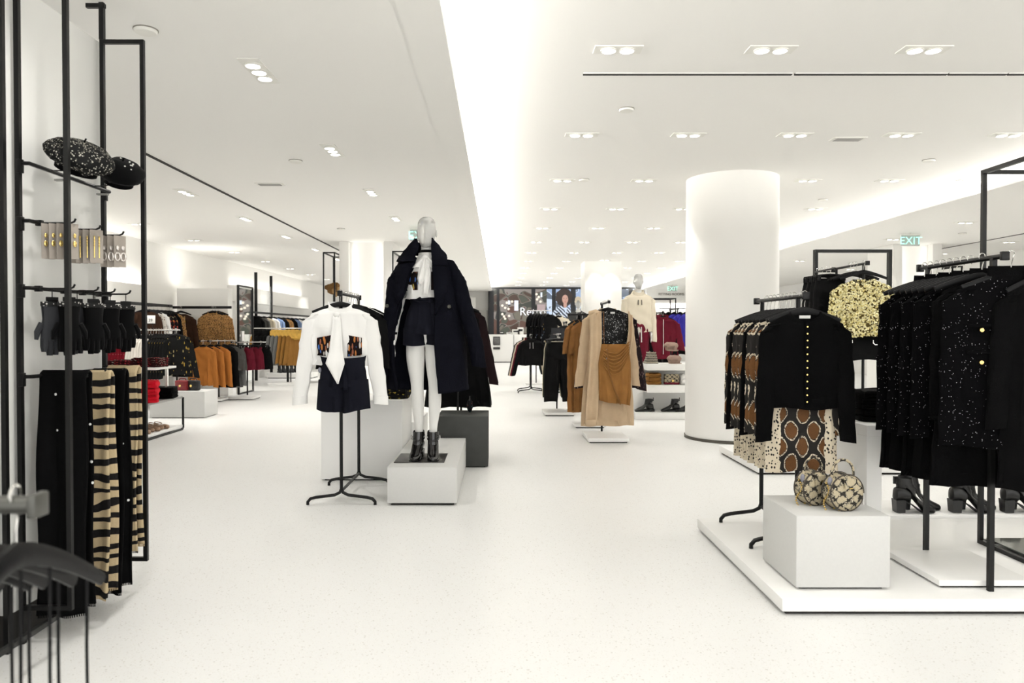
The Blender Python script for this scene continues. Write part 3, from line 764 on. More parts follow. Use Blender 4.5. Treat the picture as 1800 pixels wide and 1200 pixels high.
# --- two round snake bags on the cube
def round_bag(label, x, y, z, rz, s=1.0):
    t = thing('round_handbag', label, 'handbag', (x, y, z), rz, 'round snake print bags on the cube')
    r, d = .083 * s, .040 * s
    zc = r
    prof = [(.001, -d - .008), (r * .55, -d - .007), (r * .86, -d - .002), (r * .97, -d + .006), (r, -d + .014), (r, d - .014), (r * .97, d - .006), (r * .86, d + .002), (r * .55, d + .007), (.001, d + .008)]
    obj('body', MB().lathe(prof, 40, (0, 0, zc), axis='y'), SNAKE_BAG, t)
    for s_ in (-1, 1): obj('piping', MB().tube([(r * 1.0 * math.cos(a), s_ * (d - .008), zc + r * math.sin(a)) for a in [k * 2 * PI / 40 for k in range(41)]], .004, 6), plain('dark_piping', (.05, .04, .03), .6), t)
    hp = [(-.062 * s, 0, zc + r * .72)] + [(-.055 * s * math.cos(a), 0, zc + r * .85 + .075 * s * math.sin(a) ** .8) for a in [PI * k / 14 for k in range(15)]] + [(.062 * s, 0, zc + r * .72)]
    obj('handle', MB().tube(hp, .0065, 8), SNAKE_BAG, t)
    obj('flap', MB().loft([[(sx * (.034 - .006 * q) , -d * (1.2 if q > .1 else .6) - .004, zc + r * (1.0 - .02 * 0) - .012 - .05 * q + .0) for sx in (-1, -.4, .4, 1)] + [(sx * (.034 - .006 * q), -d * (1.2 if q > .1 else .6) - .012, zc + r - .008 - .05 * q) for sx in (1, .4, -.4, -1)] for q in (0, .15, .5, 1)]), SNAKE_BAG, t)
    obj('clasp', MB().box((.004, -d - .016, zc + r * .42), (.020, .008, .026), .003), GOLD, t)
    for k in range(4): obj('stud_foot', MB().lathe([(.005, 0), (.005, .006), (.003, .012)], 8, ((-1) ** k * .03, (.02 if k < 2 else -.02), -.0)), GOLD, t)
    ch = [(-r * .98, -.02 * math.sin(k * .5), zc + r * .5 - k * .0105) for k in range(14)]
    for k in range(len(ch) - 1): obj('chain_link', MB().box(ch[k], (.006, .009, .009) if k % 2 else (.009, .006, .009), .002), GOLD, t)
    obj('security_tag', MB().ball((-r * .86, -.012, zc + r * .62), (.012, .010, .022), 10, 6), TAGGREY, t)
    obj('paper_tag', MB().box((r * .98, -.02, zc - r * .35), (.003, .035, .055)), CARD, t)
    return t
round_bag('round snake print handbag standing further back on the cube', wx(1432, 3.60), 3.61, .418, R(18))
round_bag('round snake print handbag nearest the front edge of the cube', wx(1483, 3.50), 3.50, .418, R(10), 1.04)

# --- snake print rack
SX, SY0, SY1, SZ = 1.63, 4.03, 4.58, 1.452
rail_stand('black two post stand carrying black cardigans and snake print dresses', SX, SY0, SY1, SZ, PZ, 'feet', .10, .25)
def label_tag(parent, z, y=-.02):
    obj('neck_label', MB().box((0, y, z), (.05, .003, .016)), CARD, parent)
def snake_dress(label, y, rz, seed, x=SX):
    g = garment('snake_dress', label, 'dress', (x, y, SZ), rz, 'snake print dresses on the front rack', SNAKE, .945, .96, .200, .60, SNAKE_ALL, seed=seed, waist=(.50, .185), folds=.005, collar=.008, depth=.42, sl_out=.01)
    label_tag(g, -.095)
    return g
def cardigan(label, y, rz, seed, x=SX, btn=False):
    g = garment('cropped_cardigan', label, 'cardigan', (x, y, SZ), rz, 'black cardigans on the front rack', BLK_KNIT, .60, .98, .175, .625, seed=seed, collar=.006, folds=.004, depth=.45, sl_out=.02, waist=(.45, .19))
    if btn:
        buttons(g, -.002, -.037, [-.165 - .036 * i for i in range(12)], .0055, GOLD)
        obj('placket', MB().box((0, -.032, -.36), (.026, .006, .46), .002), BLK_KNIT, g)
    obj('neck_label', MB().box((0, .012, -.112), (.058, .004, .016)), CARD, g)
    return g
seq = [('c', 3.945), ('d', 3.985), ('d', 4.085), ('d', 4.14), ('c', 4.20), ('d', 4.26), ('d', 4.32), ('d', 4.38), ('c', 4.44), ('d', 4.50)]
nc = nd = 0
for i, (k, y) in enumerate(seq):
    rz = R(-4 - i * .8)
    if k == 'c':
        cardigan(['black buttoned cardigan facing the camera at the front of the snake print rack', 'black cardigan hung in the middle of the snake print rack', 'black cardigan near the far end of the snake print rack'][nc], y - .012, rz, 3 + nc, btn=(nc == 0)); nc += 1
    else:
        snake_dress(f'snake print knit dress, {ORD[nd]} behind the buttoned black cardigan', y, rz, 20 + nd % 3); nd += 1
    hanger((SX, y, SZ + .006), f'{ORD[i]} black hanger from the front of the snake print rack', rz, 'hangers on the snake print rack', .185, drop=.055)

# --- black sparkle knit rack (front right)
BX, BY0, BY1, BZ = 2.25, 3.37, 3.88, 1.60
rail_stand('tall black stand on a white slab carrying black sparkle jackets', BX, BY0, BY1, BZ, PZ, 'plate', .075, plate=(-.215, .215, -.225, .245, .04), group='black garment stands')
bo = [('jacket', 3.325), ('dress', 3.45), ('jacket', 3.535), ('dress', 3.59), ('jacket', 3.645), ('dress', 3.70), ('jacket', 3.755), ('dress', 3.81), ('jacket', 3.865), ('dress', 3.915)]
nj = ndr = 0
for i, (k, y) in enumerate(bo):
    rz = R(-12 + i * .3)
    if k == 'jacket':
        g = garment('sparkle_jacket', f'black tweed jacket with silver sparkles, {ORD[nj]} from the front of its rack', 'jacket', (BX + (.05 if nj == 0 else .035), y, BZ), rz, 'sparkle jackets', SPARK, .86 if nj == 0 else .82, 1.12, .245, .70, seed=40 + nj % 2, collar=.05 if nj == 0 else .02, collar_mat=BLK_KNIT, folds=.006, depth=.42, sl_out=.02, sl_w=1.25, dip=.01)
        if nj == 0:
            buttons(g, -.13, -.034, (-.33, -.475), .011, GOLD)
            for zz in (-.31, -.43): obj('pocket_welt', MB().box((-.14, -.032, zz), (.10, .012, .014), .003), SPARK, g)
        nj += 1
    else:
        g = garment('turtleneck_dress', f'long plain black turtleneck knit dress, {ORD[ndr + 1]} from the front of its rack', 'dress', (BX + .035, y, BZ), rz, 'black turtleneck dresses', BLK_KNIT, 1.06, 1.0, .25, .60, seed=50 + ndr % 2, collar=.05, folds=.009, depth=.42, sl_out=.01, dip=.01)
        ndr += 1
    hanger((BX + (.05 if i == 0 else 0), y, BZ + .006), f'{ORD[i]} black hanger from the front of the sparkle jacket rack', rz, 'hangers on the sparkle jacket rack', .20)
garment('turtleneck_dress', 'long plain black turtleneck knit dress overlapping the frontmost sparkle jacket', 'dress', (BX + .15, 3.27, BZ - .02), R(-12), 'black turtleneck dresses', BLK_KNIT, 1.02, .72, .24, .60, seed=53, collar=.06, folds=.010, depth=.5, sl_out=.03, dip=.01)
hanger((BX + .15, 3.27, BZ - .014), 'black hanger of the overlapping front turtleneck dress', R(-12), 'hangers on the sparkle jacket rack', .14)

# --- open box frame behind it
def box_frame(label, x0, x1, y0, y1, z0, z1, w=.022, group='open black steel frames'):
    t = thing('steel_cage', label, 'frame', (x0, y1, z0), 0, group)
    X1, Y0, H = x1 - x0, y0 - y1, z1 - z0
    for a in ((0, 0), (X1, 0), (0, Y0), (X1, Y0)):
        if a == (0, Y0) : continue
        obj('post', MB().box((a[0], a[1], H / 2), (w, w, H)), BLACK, t)
    for z in (w / 2, H - w / 2):
        obj('bar', MB().box((X1 / 2, 0, z), (X1 - w, w, w)), BLACK, t); 
        obj('bar', MB().box((X1, Y0 / 2, z), (w, abs(Y0) - w, w)), BLACK, t)
        obj('bar', MB().box((0, Y0 / 2 , z), (w, abs(Y0) - w, w)), BLACK, t)
        obj('bar', MB().box((X1 / 2, Y0, z), (X1 - w, w, w)), BLACK, t)
    return t
f = box_frame('tall open black steel frame standing behind the sparkle jackets', 2.70, 3.6, 3.55, 4.13, PZ, 2.16)
obj('smoked_glass_shelf', MB().span(.02, .88, -.56, -.02, .03, .036), plain('smoked_glass', (.12, .125, .11), .08, .3), f)

# --- white side table behind, with a pile of folded black knits
t = thing('side_table', 'white n-shaped table carrying folded black knits', 'table', (2.06, 4.13, PZ))
obj('leg', MB().span(0, .085, .0, .53, 0, .60, .003), WHITE, t)
obj('top', MB().span(0, .625, .0, .53, .60, .66, .003), WHITE, t)
TZ = PZ + .66
for i in range(5):
    folded('folded_knit', f'folded black knit, {ORD[i]} from the bottom of the pile on the white table', 2.30, 4.42, TZ + i * .036, .36, .30, .034, BLK_KNIT, 'sweater', R(-6), 'folded black knits on the white table', seed=i + 1)
folded('folded_scarf', 'folded black knit with a beaded silver edge beside the table pile', 2.52, 4.36, TZ, .12, .28, .16, speck('beaded_edge', (.01, .01, .01), [(.7, .68, .62)], (60, 60, 60), .4, .5), 'sweater', R(-6), None, 9)

# --- black heeled boots on the shoe plinth
def heeled_boots(label, x, y, rz):
    t = thing('heeled_boots', label, 'boots', (x, y, .09), rz, 'black heeled boots on the long plinth')
    boot_parts(t, LEATHER, .085, .12, .03, buckle=1, dx=0, dy=0)
    boot_parts(t, LEATHER, .085, .13, .03, buckle=None, dx=-.10, dy=.07, yaw=R(4), strap=False)
    return t
heeled_boots('black buckled heeled boots mostly hidden behind the white table leg', 2.17, 4.86, R(83))
heeled_boots('black buckled heeled boots beside the white table leg', wx(1608, 4.86), 4.86, R(82))
heeled_boots('black buckled heeled boots with a card tag in the middle of the plinth', wx(1705, 4.86), 4.86, R(82))
heeled_boots('black buckled heeled boots cut by the picture edge', wx(1795, 4.86), 4.86, R(82))
for i, px in enumerate((1700, 1790)):
    o = single('price_tag', MB().box((0, 0, 0), (.05, .002, .06)), plain('dark_card', (.03, .028, .022), .5), ['dark card tag leaning on the middle pair of boots', 'dark card tag leaning on the last pair of boots'][i], 'tag', (wx(px, 4.78) - .06, 4.775, .122), R(-6))
    obj('card_strip', MB().box((0, -.0015, -.02), (.036, .001, .003)), CARD, o)

# --- gold sequin rack on a second platform
plinth('display_platform', 'low white platform behind the snake print rack under the gold sequin top', 2.27, 4.4, 6.47, 7.62, 0, .085, WHITE, .018, 'platform')
GX, GY0, GY1, GZ = 3.30, 6.70, 7.24, 1.87
rail_stand('tall black stand carrying the gold sequin top', GX, GY0, GY1, GZ, .085, 'feet', .07, .25)
def gold_top():
    g = garment('sequin_blouse', 'gold sequin top with long sleeves on the tall stand', 'top', (GX - .02, 6.66, GZ - .06), R(-6), None, fabric('gold_net', (.10, .07, .02), var=.3), .60, 1.10, .235, .66, seed=77, folds=.018, depth=.8, sl_out=.07, sl_w=1.3, collar=.006, collar_mat=BLK)
    rg = random.Random(3)
    gm = NT('gold_sequins'); cc = gm.coords(); v = gm.voro(cc, 90.0); ch = gm.sepx(v.outputs['Color'])
    gmat = gm.fin(gm.mix(ch[0], (.62, .50, .14), (1.0, .95, .62)), gm.m('MULTIPLY_ADD', ch[1], .3, .25), .35)
    for c in list(g.children):
        nm = c.name.split('.')[0]
        if nm not in ('body', 'sleeve'): continue
        me = c.data; mb = MB(); cnt = 2600 if nm == 'body' else 1000
        polys = [p for p in me.polygons if p.center.z > -1 and p.normal.y < .45]; wts = [p.area for p in polys]
        for p in rg.choices(polys, wts, k=cnt):
            vs = [me.vertices[i].co for i in p.vertices]
            if len(vs) < 4: continue
            a, b = rg.random(), rg.random()
            q = vs[0].lerp(vs[1], a).lerp(vs[3].lerp(vs[2], a), b)
            n = (p.normal + Vector((rg.gauss(0, .38), rg.gauss(0, .25), rg.gauss(0, .38)))).normalized()
            u = n.orthogonal().normalized(); w = n.cross(u); r = rg.uniform(.007, .011); q = q + p.normal * .006
            ph = rg.random() * 6
            mb.add([q + u * (r * math.cos(ph + k * PI / 3)) + w * (r * math.sin(ph + k * PI / 3)) for k in range(6)], [(0, 1, 2, 3, 4, 5)])
        s = obj('sequins', mb, gmat, g); s['kind'] = 'stuff'
gold_top()
hanger((GX - .02, 6.66, GZ + .006), 'black hanger under the gold sequin top', R(-6), 'hangers on the gold top stand')
for i in range(3):
    hanger((GX - .03, 6.78 + .06 * i, GZ + .006), f'{ORD[i]} empty black hanger behind the gold sequin top', R(-6), 'hangers on the gold top stand')
g = thing('pleated_shorts', 'black shorts hung below the gold sequin top', 'shorts', (GX - .02, 6.74, GZ), R(-6))
obj('shorts_cloth', body_mb([(-.60, .22, .035), (-.70, .25, .06), (-.87, .27, .07)], 10, 32, .012, 5, 4, 0.0), BLK, g)
for s in (-1, 1):
    pts = [(s * .14 - .05, -.09, -.64), (s * .14 - .05, -.095, -.715), (s * .14 - .035, -.095, -.73), (s * .14 + .035, -.095, -.73), (s * .14 + .05, -.095, -.715), (s * .14 + .05, -.09, -.69)]
    obj('ring_buckle', MB().tube(pts if s < 0 else [(2 * s * .14 - p[0], p[1], p[2]) for p in pts], .006, 8), CHROME, g)
obj('hanging_loop', MB().tube([(0, 0, -.10), (0, .0, -.60)], .003, 5), BLK, g)
for i in range(4):
    x = wx(1448, 7.0) - .0 + .0
    pants('hung_trousers', f'black trousers left of the gold top, {ORD[i]} from the front', 'trousers', (3.11, 6.95 + .09 * i, GZ - .02), R(-6), 'black trousers beside the gold top', BLK, 1.05, .15, .09, 5 + i % 2)
    clip_hanger((3.11, 6.95 + .09 * i, GZ - .02), f'clip hanger of the {ORD[i]} black trousers beside the gold top', R(-6), 'clip hangers beside the gold top', .13)
t = thing('side_rail', 'short black rail holding black trousers beside the gold top', 'rail', (3.11, 6.85, GZ - .02))
obj('rail', MB().tube([(0, 0, -.008), (0, .44, -.008)], .008, 8), BLACK, t)
obj('arm', MB().tube([(0, .40, -.008), (.18, .40, -.008)], .008, 8), BLACK, t)
# black portal frame around it
def portal(label, x0, x1, y, z0, z1, w=.03, d=.05, group='open black steel frames'):
    t = thing('steel_portal', label, 'frame', ((x0 + x1) / 2, y, z0), 0, group); hw = (x1 - x0) / 2; H = z1 - z0
    for s in (-1, 1): obj('post', MB().box((s * (hw - w / 2), 0, H / 2), (w, d, H)), BLACK, t)
    obj('top_bar', MB().box((0, 0, H - w / 2), (2 * hw - 2 * w, d, w)), BLACK, t)
    obj('bottom_bar', MB().box((0, 0, w / 2), (2 * hw - 2 * w, d, w)), BLACK, t)
    return t
p = portal('black portal frame standing around the gold sequin top', wx(1430, 7.42), wx(1565, 7.42), 7.42, .085, wz(439, 7.42))
# ================================================================== mannequin group in the middle
plinth('mannequin_plinth', 'long low white plinth under the dressed mannequin', -.808, -.303, 5.33, 6.78, 0, .28, STONE, .018)
plinth('tall_plinth', 'tall pale cube plinth behind the white blouse stand', -1.50, -.815, 6.22, 6.90, 0, .68, WHITE, .012)
plinth('side_plinth', 'lower white plinth behind the tall pale cube plinth', -1.3, -.79, 7.3, 8.2, 0, .36, WHITE, .012)
plinth('dark_block', 'dark grey concrete block behind the mannequin plinth', -.57, -.10, 6.81, 7.33, 0, .475, GREYM, .012)
folded('folded_shirt', 'folded black top with yellow print on the tall pale cube', -.90, 6.46, .68, .24, .28, .10, speck('black_gold_scrawl', (.01, .01, .01), [(.5, .4, .06)], (26, 26, 90), .3, .5, warp=.03), 'top', 0, None, 3)
MX, MY, MZ = -.556, 5.70, .28
single('base_sheet', MB().box((0, 0, .003), (.375, .40, .006), .001), PLATE, 'dark steel base sheet under the mannequin boots', 'base plate', (wx(741, 5.70), 5.70, MZ))
man = thing('mannequin', 'white mannequin in a navy coat, white blouse and black shorts', 'mannequin', (MX, MY, MZ + .006))
def skin_obj(name, verts, edges, radii, mat, parent, sub=2):
    me = bpy.data.meshes.new(name); me.from_pydata(verts, edges, [])
    o = bpy.data.objects.new(name, me); COL.objects.link(o); o.parent = parent
    sk = o.modifiers.new('skin', 'SKIN'); sk.use_smooth_shade = True
    for i, r in enumerate(radii):
        me.skin_vertices[0].data[i].radius = r if isinstance(r, tuple) else (r, r)
        me.skin_vertices[0].data[i].use_root = (i == 0)
    ss = o.modifiers.new('smooth', 'SUBSURF'); ss.levels = sub; ss.render_levels = sub
    me.materials.append(mat)
    return o
V = []; E = []; RD = []
def sv(p, r, prev=None):
    V.append(p); RD.append(r)
    if prev is not None: E.append((prev, len(V) - 1))
    return len(V) - 1
pel = sv((0.0, .0, .98), (.125, .10))
wai = sv((0, 0, 1.12), (.105, .085), pel); che = sv((0, .005, 1.32), (.125, .095), wai); nb = sv((0, .01, 1.47), (.085, .065), che); nk = sv((.003, .005, 1.56), .050, nb); sv((.003, 0, 1.66), .048, nk)
for s, hx, kx, ax in ((-1, -.088, -.072, -.062), (1, .06, .062, .048)):
    h = sv((hx, 0, .90), (.078, .085), pel); th = sv((hx * .98, -.005, .74), (.068, .076), h); k = sv((kx, -.008, .56), (.047, .052), th); c = sv((kx, .012, .42), (.048, .055), k); a2 = sv((ax, .01, .24), (.030, .034), c); sv((ax, .005, .12), (.028, .032), a2)
    ax_ = 1.0 if s < 0 else .80; sh = sv((s * .155, .01, 1.45), (.056, .055), nb); el = sv((s * .225 * ax_, .02, 1.17), (.040, .040), sh); wx_ = .245 if s < 0 else .19; wr = sv((s * wx_, -.03, .965), (.024, .026), el)
    pm = sv((s * (wx_ + .005), -.045, .905), (.020, .034), wr)
    for q, (dy, ln, r) in enumerate(((-.030, .085, .0085), (-.012, .098, .009), (.006, .092, .0088), (.022, .075, .008))):
        b = sv((s * (wx_ + .007), -.045 + dy, .872), r * 1.1, pm); m_ = sv((s * (wx_ + .003), -.052 + dy, .872 - ln * .5), r, b); sv((s * (wx_ - .005), -.058 + dy, .872 - ln), r * .8, m_)
    tb = sv((s * (wx_ - .003), -.085, .905), .0105, pm); sv((s * (wx_ - .009), -.098, .868), .009, tb)
skin_obj('body', V, E, RD, SKIN, man)
# translucent head
ht = NT('frosted_clear_head'); ht.fin((.90, .90, .88), .12)
ht.b.inputs['Transmission Weight'].default_value = .55; ht.b.inputs['IOR'].default_value = 1.2
hm = MB(); rings = []
prof = [(1.612, .004, .004, -.040), (1.618, .030, .026, -.038), (1.635, .046, .048, -.022), (1.665, .058, .066, -.010), (1.70, .066, .080, -.002), (1.74, .071, .090, .004), (1.775, .072, .094, .008), (1.81, .067, .088, .012), (1.835, .054, .070, .014), (1.85, .034, .045, .015), (1.856, .004, .005, .015)]
for z, w, d, cy in prof:
    ring = []
    for k in range(32):
        a = k * 2 * PI / 32; x = w * math.cos(a); y = cy + d * math.sin(a)
        if y < cy:      # face: nose ridge, eye hollows, mouth
            f = max(0, 1 - abs(x) / .018)
            nose = math.exp(-((z - 1.705) / .025) ** 2) * f * .020
            eye = math.exp(-((z - 1.735) / .016) ** 2) * math.exp(-((abs(x) - .030) / .014) ** 2) * .008
            mouth = math.exp(-((z - 1.66) / .010) ** 2) * math.exp(-(x / .024) ** 2) * .006
            y += -nose + eye - mouth
        ring.append((x, y, z))
    rings.append(ring)
hm.loft(rings)
hd = obj('head', hm, ht.mat, man); hd['label'] = 'clear frosted mannequin head'
for s in (-1, 1): obj('ear', MB().ball((s * .073, .012, 1.725), (.008, .016, .028), 10, 8), ht.mat, hd)
# choker, blouse, bow, print panel
obj('choker', MB().lathe([(.053, 1.565), (.056, 1.572), (.056, 1.592), (.053, 1.598)], 28, (.003, .003, 0), caps=False), BLK_VELVET, man)
BLP = [(1.565, .060, .058), (1.53, .085, .072), (1.49, .150, .095), (1.42, .165, .115), (1.34, .160, .122), (1.26, .158, .118), (1.225, .175, .120)]
bl = obj('blouse', body_mb(BLP, 18, 44, .006, 6, 8, .0, sq=1.0), SILK, man)
for s in (-1, 1):
    obj('sleeve', sleeve_mb([(s * .14, .01, 1.47), (s * (.20 if s < 0 else .175), .02, 1.34), (s * (.235 if s < 0 else .19), .02, 1.15), (s * (.25 if s < 0 else .19), -.03, 1.02)], [(.045, .045), (.058, .058), (.055, .06), (.036, .038)], 4 + s), SILK, bl)
    obj('cuff', MB().lathe([(.034, -.03), (.036, -.028), (.036, .03), (.033, .032)], 18, (s * (.252 if s < 0 else .192), -.032, 1.0), caps=False), SILK, bl)
    obj('wrist_band', MB().lathe([(.029, -.008), (.031, -.006), (.031, .008), (.029, .01)], 18, (s * (.252 if s < 0 else .192), -.034, .958), caps=False), BLK, bl)
def on_front(prof, x, z, off):
    hw, hd_ = interp(prof, z); return -hd_ * math.sqrt(max(0.02, 1 - min(.97, abs(x / hw)) ** 2)) - off
def panel(nm, x0, x1, z0, z1, m, par, prof, off=.010, n=8):
    mb = MB().grid(lambda u, v: (x0 + (x1 - x0) * u, on_front(prof, x0 + (x1 - x0) * u, z0 + (z1 - z0) * v, off), z0 + (z1 - z0) * v), n, n)
    o = obj(nm, mb, m, par); md = o.modifiers.new('thick', 'SOLIDIFY'); md.thickness = .003; return o
panel('print_panel', -.165, -.058, 1.285, 1.425, PRINT, bl, BLP)
panel('print_panel', .045, .14, 1.285, 1.425, PRINT, bl, BLP)
panel('placket', -.028, .025, 1.24, 1.52, SILK, bl, BLP, .016)
def ribbon(nm, pts, w, m, par, t=.004, wv=.0):
    """flat ribbon along pts (x, y, z), widening list w across x"""
    L = []; n = len(pts)
    mb = MB().grid(lambda u, v: (lambda i, f: (pts[i][0] + (pts[i + 1][0] - pts[i][0]) * f + (v - .5) * (w[i] + (w[i + 1] - w[i]) * f), pts[i][1] + (pts[i + 1][1] - pts[i][1]) * f + wv * math.sin(v * 9 + u * 3), pts[i][2] + (pts[i + 1][2] - pts[i][2]) * f))(min(int(u * (n - 1)), n - 2), u * (n - 1) - min(int(u * (n - 1)), n - 2)), (n - 1) * 4, 8)
    o = obj(nm, mb, m, par); md = o.modifiers.new('thick', 'SOLIDIFY'); md.thickness = t; return o
obj('neck_band', MB().lathe([(.058, 1.548), (.064, 1.552), (.064, 1.572), (.058, 1.576)], 28, (0, 0, 0), caps=False), SILK, bl)
obj('bow_knot', MB().ball((-.005, -.088, 1.535), (.022, .016, .020), 12, 8), SILK, bl)
ribbon('bow_loop', [(-.01, -.095, 1.535), (-.04, -.112, 1.50), (-.06, -.118, 1.455)], [.03, .05, .075], SILK, bl, .008, .005)
ribbon('bow_loop', [(.0, -.095, 1.535), (.035, -.11, 1.50), (.06, -.115, 1.455)], [.03, .045, .06], SILK, bl, .008, .005)
ribbon('bow_tail', [(-.01, -.10, 1.53), (-.02, -.132, 1.44), (-.03, -.14, 1.37), (-.035, -.142, 1.325)], [.03, .06, .06, .015], SILK, bl, .005, .008)
ribbon('bow_tail', [(.0, -.10, 1.53), (.012, -.134, 1.42), (.008, -.146, 1.32), (.004, -.146, 1.25)], [.03, .055, .05, .04], SILK, bl, .005, .008)
# shorts
SHP = [(1.245, .118, .098), (1.215, .125, .104), (1.20, .118, .100), (1.10, .155, .125), (1.0, .175, .135), (.955, .178, .135)]
so = obj('shorts', body_mb(SHP, 14, 44, .007, 6, 5, 0, sq=.95), NAVY, man)
for s, cx in ((-1, -.092), (1, .075)):
    obj('shorts_leg', body_mb([(1.0, .088, .115), (.93, .090, .112), (.868, .092, .108)], 8, 30, .006, 6, 6 + s, 0, cx=lambda z, cx=cx: cx, sq=.9), NAVY, so)
obj('belt', MB().loft([[(.128 * math.cos(a * PI / 18), .108 * math.sin(a * PI / 18), z) for a in range(36)] for z in (1.19, 1.222)], False, False), NAVY, so)
obj('belt_knot', MB().ball((.045, -.118, 1.206), (.028, .016, .018), 12, 8), NAVY, so)
obj('belt_loop', MB().tube([(.02, -.118, 1.205), (-.04, -.13, 1.225), (-.085, -.122, 1.21), (-.04, -.128, 1.195), (.03, -.12, 1.2)], .010, 8, True, (1, .5)), NAVY, so)
ribbon('belt_tail', [(.05, -.122, 1.20), (.062, -.138, 1.12), (.078, -.146, 1.03), (.088, -.148, .96)], [.022, .034, .036, .036], NAVY, so, .006)
# coat
def cz(py): return wz(py, 5.70) - MZ
def cxx(px): return (px - 752) * 5.70 / FOC
COATP = [(cz(455), .150, .105), (cz(463), .185, .115), (cz(480), .215, .135), (cz(520), .245, .15), (cz(570), .275, .17), (cz(625), .31, .19), (cz(686), .33, .20)]
XL = [(cz(436), -.050), (cz(464), -.083), (cz(500), -.135), (cz(514), -.155), (cz(538), -.200), (cz(560), -.225), (cz(588), -.245), (cz(640), -.235), (cz(690), -.20)]
XR = [(cz(436), .040), (cz(464), .052), (cz(500), .066), (cz(531), .075), (cz(597), .072), (cz(640), .085), (cz(690), .105)]
zt, zb = COATP[0][0], COATP[-1][0]
def coat_pt(u, v, inset=0.0):
    z = zt + (zb - zt) * u; hw, hdp = interp(COATP, z); xl = interp(XL, z)[0]; xr = interp(XR, z)[0]
    aL = math.asin(min(.96, -xl / hw)); aR = math.asin(min(.96, xr / hw))
    a = -PI / 2 - aL - (2 * PI - aL - aR) * v      # from the left front edge round the back to the right front edge
    f = 1 + .018 * math.sin(v * 37 + u * 2) * u * 2 + .008 * noise.noise(Vector((v * 60, u * 60, 3)))
    zz = z + (.016 * math.sin(v * 11) if u > .98 else 0)
    return (hw * f * math.cos(a), hdp * f * math.sin(a), zz)
ct = obj('coat', MB().grid(coat_pt, 60, 130), BOUCLE, man); md = ct.modifiers.new('thick', 'SOLIDIFY'); md.thickness = .022; md.offset = -1
def fuzz(mb, k=.004, sc=70):
    mb.v = [tuple(Vector(p) + noise.noise_vector(Vector(p) * sc) * k) for p in mb.v]; return mb
for s, cuff in ((-1, cz(668)), (1, cz(645))):
    pts = [(s * .165, .0, cz(459)), (s * .235, .0, cz(492)), (s * (.255 if s < 0 else .295), -.02, cz(545)), (s * (.305 if s < 0 else .375), -.04, cz(600)), (s * (.345 if s < 0 else .405), -.05, cuff)]
    obj('coat_sleeve', fuzz(sleeve_mb(pts, [(.045, .06), (.068, .085), (.066, .08), (.060, .075), (.058, .07)], 3 + s, 28, 50, .02)), BOUCLE, ct)
# collar and lapels
def lap(side, inner, outer, nm, y_first):
    zs = [p[0] for p in outer]; z0, z1 = zs[0], zs[-1]
    def fn(u, v):
        z = z0 + (z1 - z0) * u
        xi = interp(inner, z)[0]; xo = [a for a in [interp(outer, z)[0]]][0]
        x = xi + (xo - xi) * v
        hw, hdp = interp(COATP, min(z, zt)); hw += .03
        y = -hdp * math.sqrt(max(.05, 1 - min(.98, abs(x / hw)) ** 2)) - .024 - .016 * math.sin(PI * v)
        if z > zt - .02: y = y * (1 - .5 * min(1, (z - zt + .02) / .14)) + .03 * v * min(1, (z - zt + .02) / .14)
        return (x, y, z)
    o = obj(nm, fuzz(MB().grid(fn, 40, 12), .003), BOUCLE, ct); md = o.modifiers.new('thick', 'SOLIDIFY'); md.thickness = .020; return o
XLi = [(cz(423), -.066)] + XL; XRi = [(cz(421), .050)] + XR
lap(-1, XLi, [(cz(423), cxx(736)), (cz(437), cxx(724)), (cz(452), cxx(712)), (cz(464), cxx(704))], 'coat_collar', 0)
lap(-1, XLi, [(cz(465), cxx(713)), (cz(469), cxx(702)), (cz(490), cxx(697)), (cz(512), cxx(694)), (cz(536), cxx(703))], 'lapel', 0)
lap(1, XRi, [(cz(421), cxx(764)), (cz(437), cxx(777)), (cz(452), cxx(789)), (cz(470), cxx(790))], 'coat_collar', 0)
lap(1, XRi, [(cz(471), cxx(785)), (cz(476), cxx(790)), (cz(500), cxx(792)), (cz(530), cxx(786)), (cz(556), cxx(772))], 'lapel', 0)
obj('collar_back', MB().grid(lambda u, v: ((.068 + .03 * v) * math.cos(PI * u), .02 + (.05 + .04 * v) * math.sin(PI * u), cz(424) - .012 - .10 * v), 16, 6), BOUCLE, ct)
for px, py in ((793, 541), (687, 540)):
    x = cxx(px); hw, hdp = interp(COATP, cz(py)); y = -hdp * math.sqrt(max(.03, 1 - min(.97, abs(x / hw)) ** 2)) - (.012 if px > 752 else .10)
    obj('coat_button', MB().lathe([(.001, -.006), (.010, -.007), (.014, -.004), (.015, .004)], 18, (x, y, cz(py)), axis='y'), plain('horn_button', (.05, .05, .035), .3), ct)
# patent boots
t = thing('patent_boots', 'shiny black patent ankle boots on the mannequin', 'boots', (MX, MY, MZ + .006))
boot_parts(t, PATENT, .065, .135, .038, buckle=-1, dx=-.066, dy=-.03, yaw=R(-6))
boot_parts(t, PATENT, .065, .135, .038, buckle=1, dx=.050, dy=-.03, yaw=R(5))

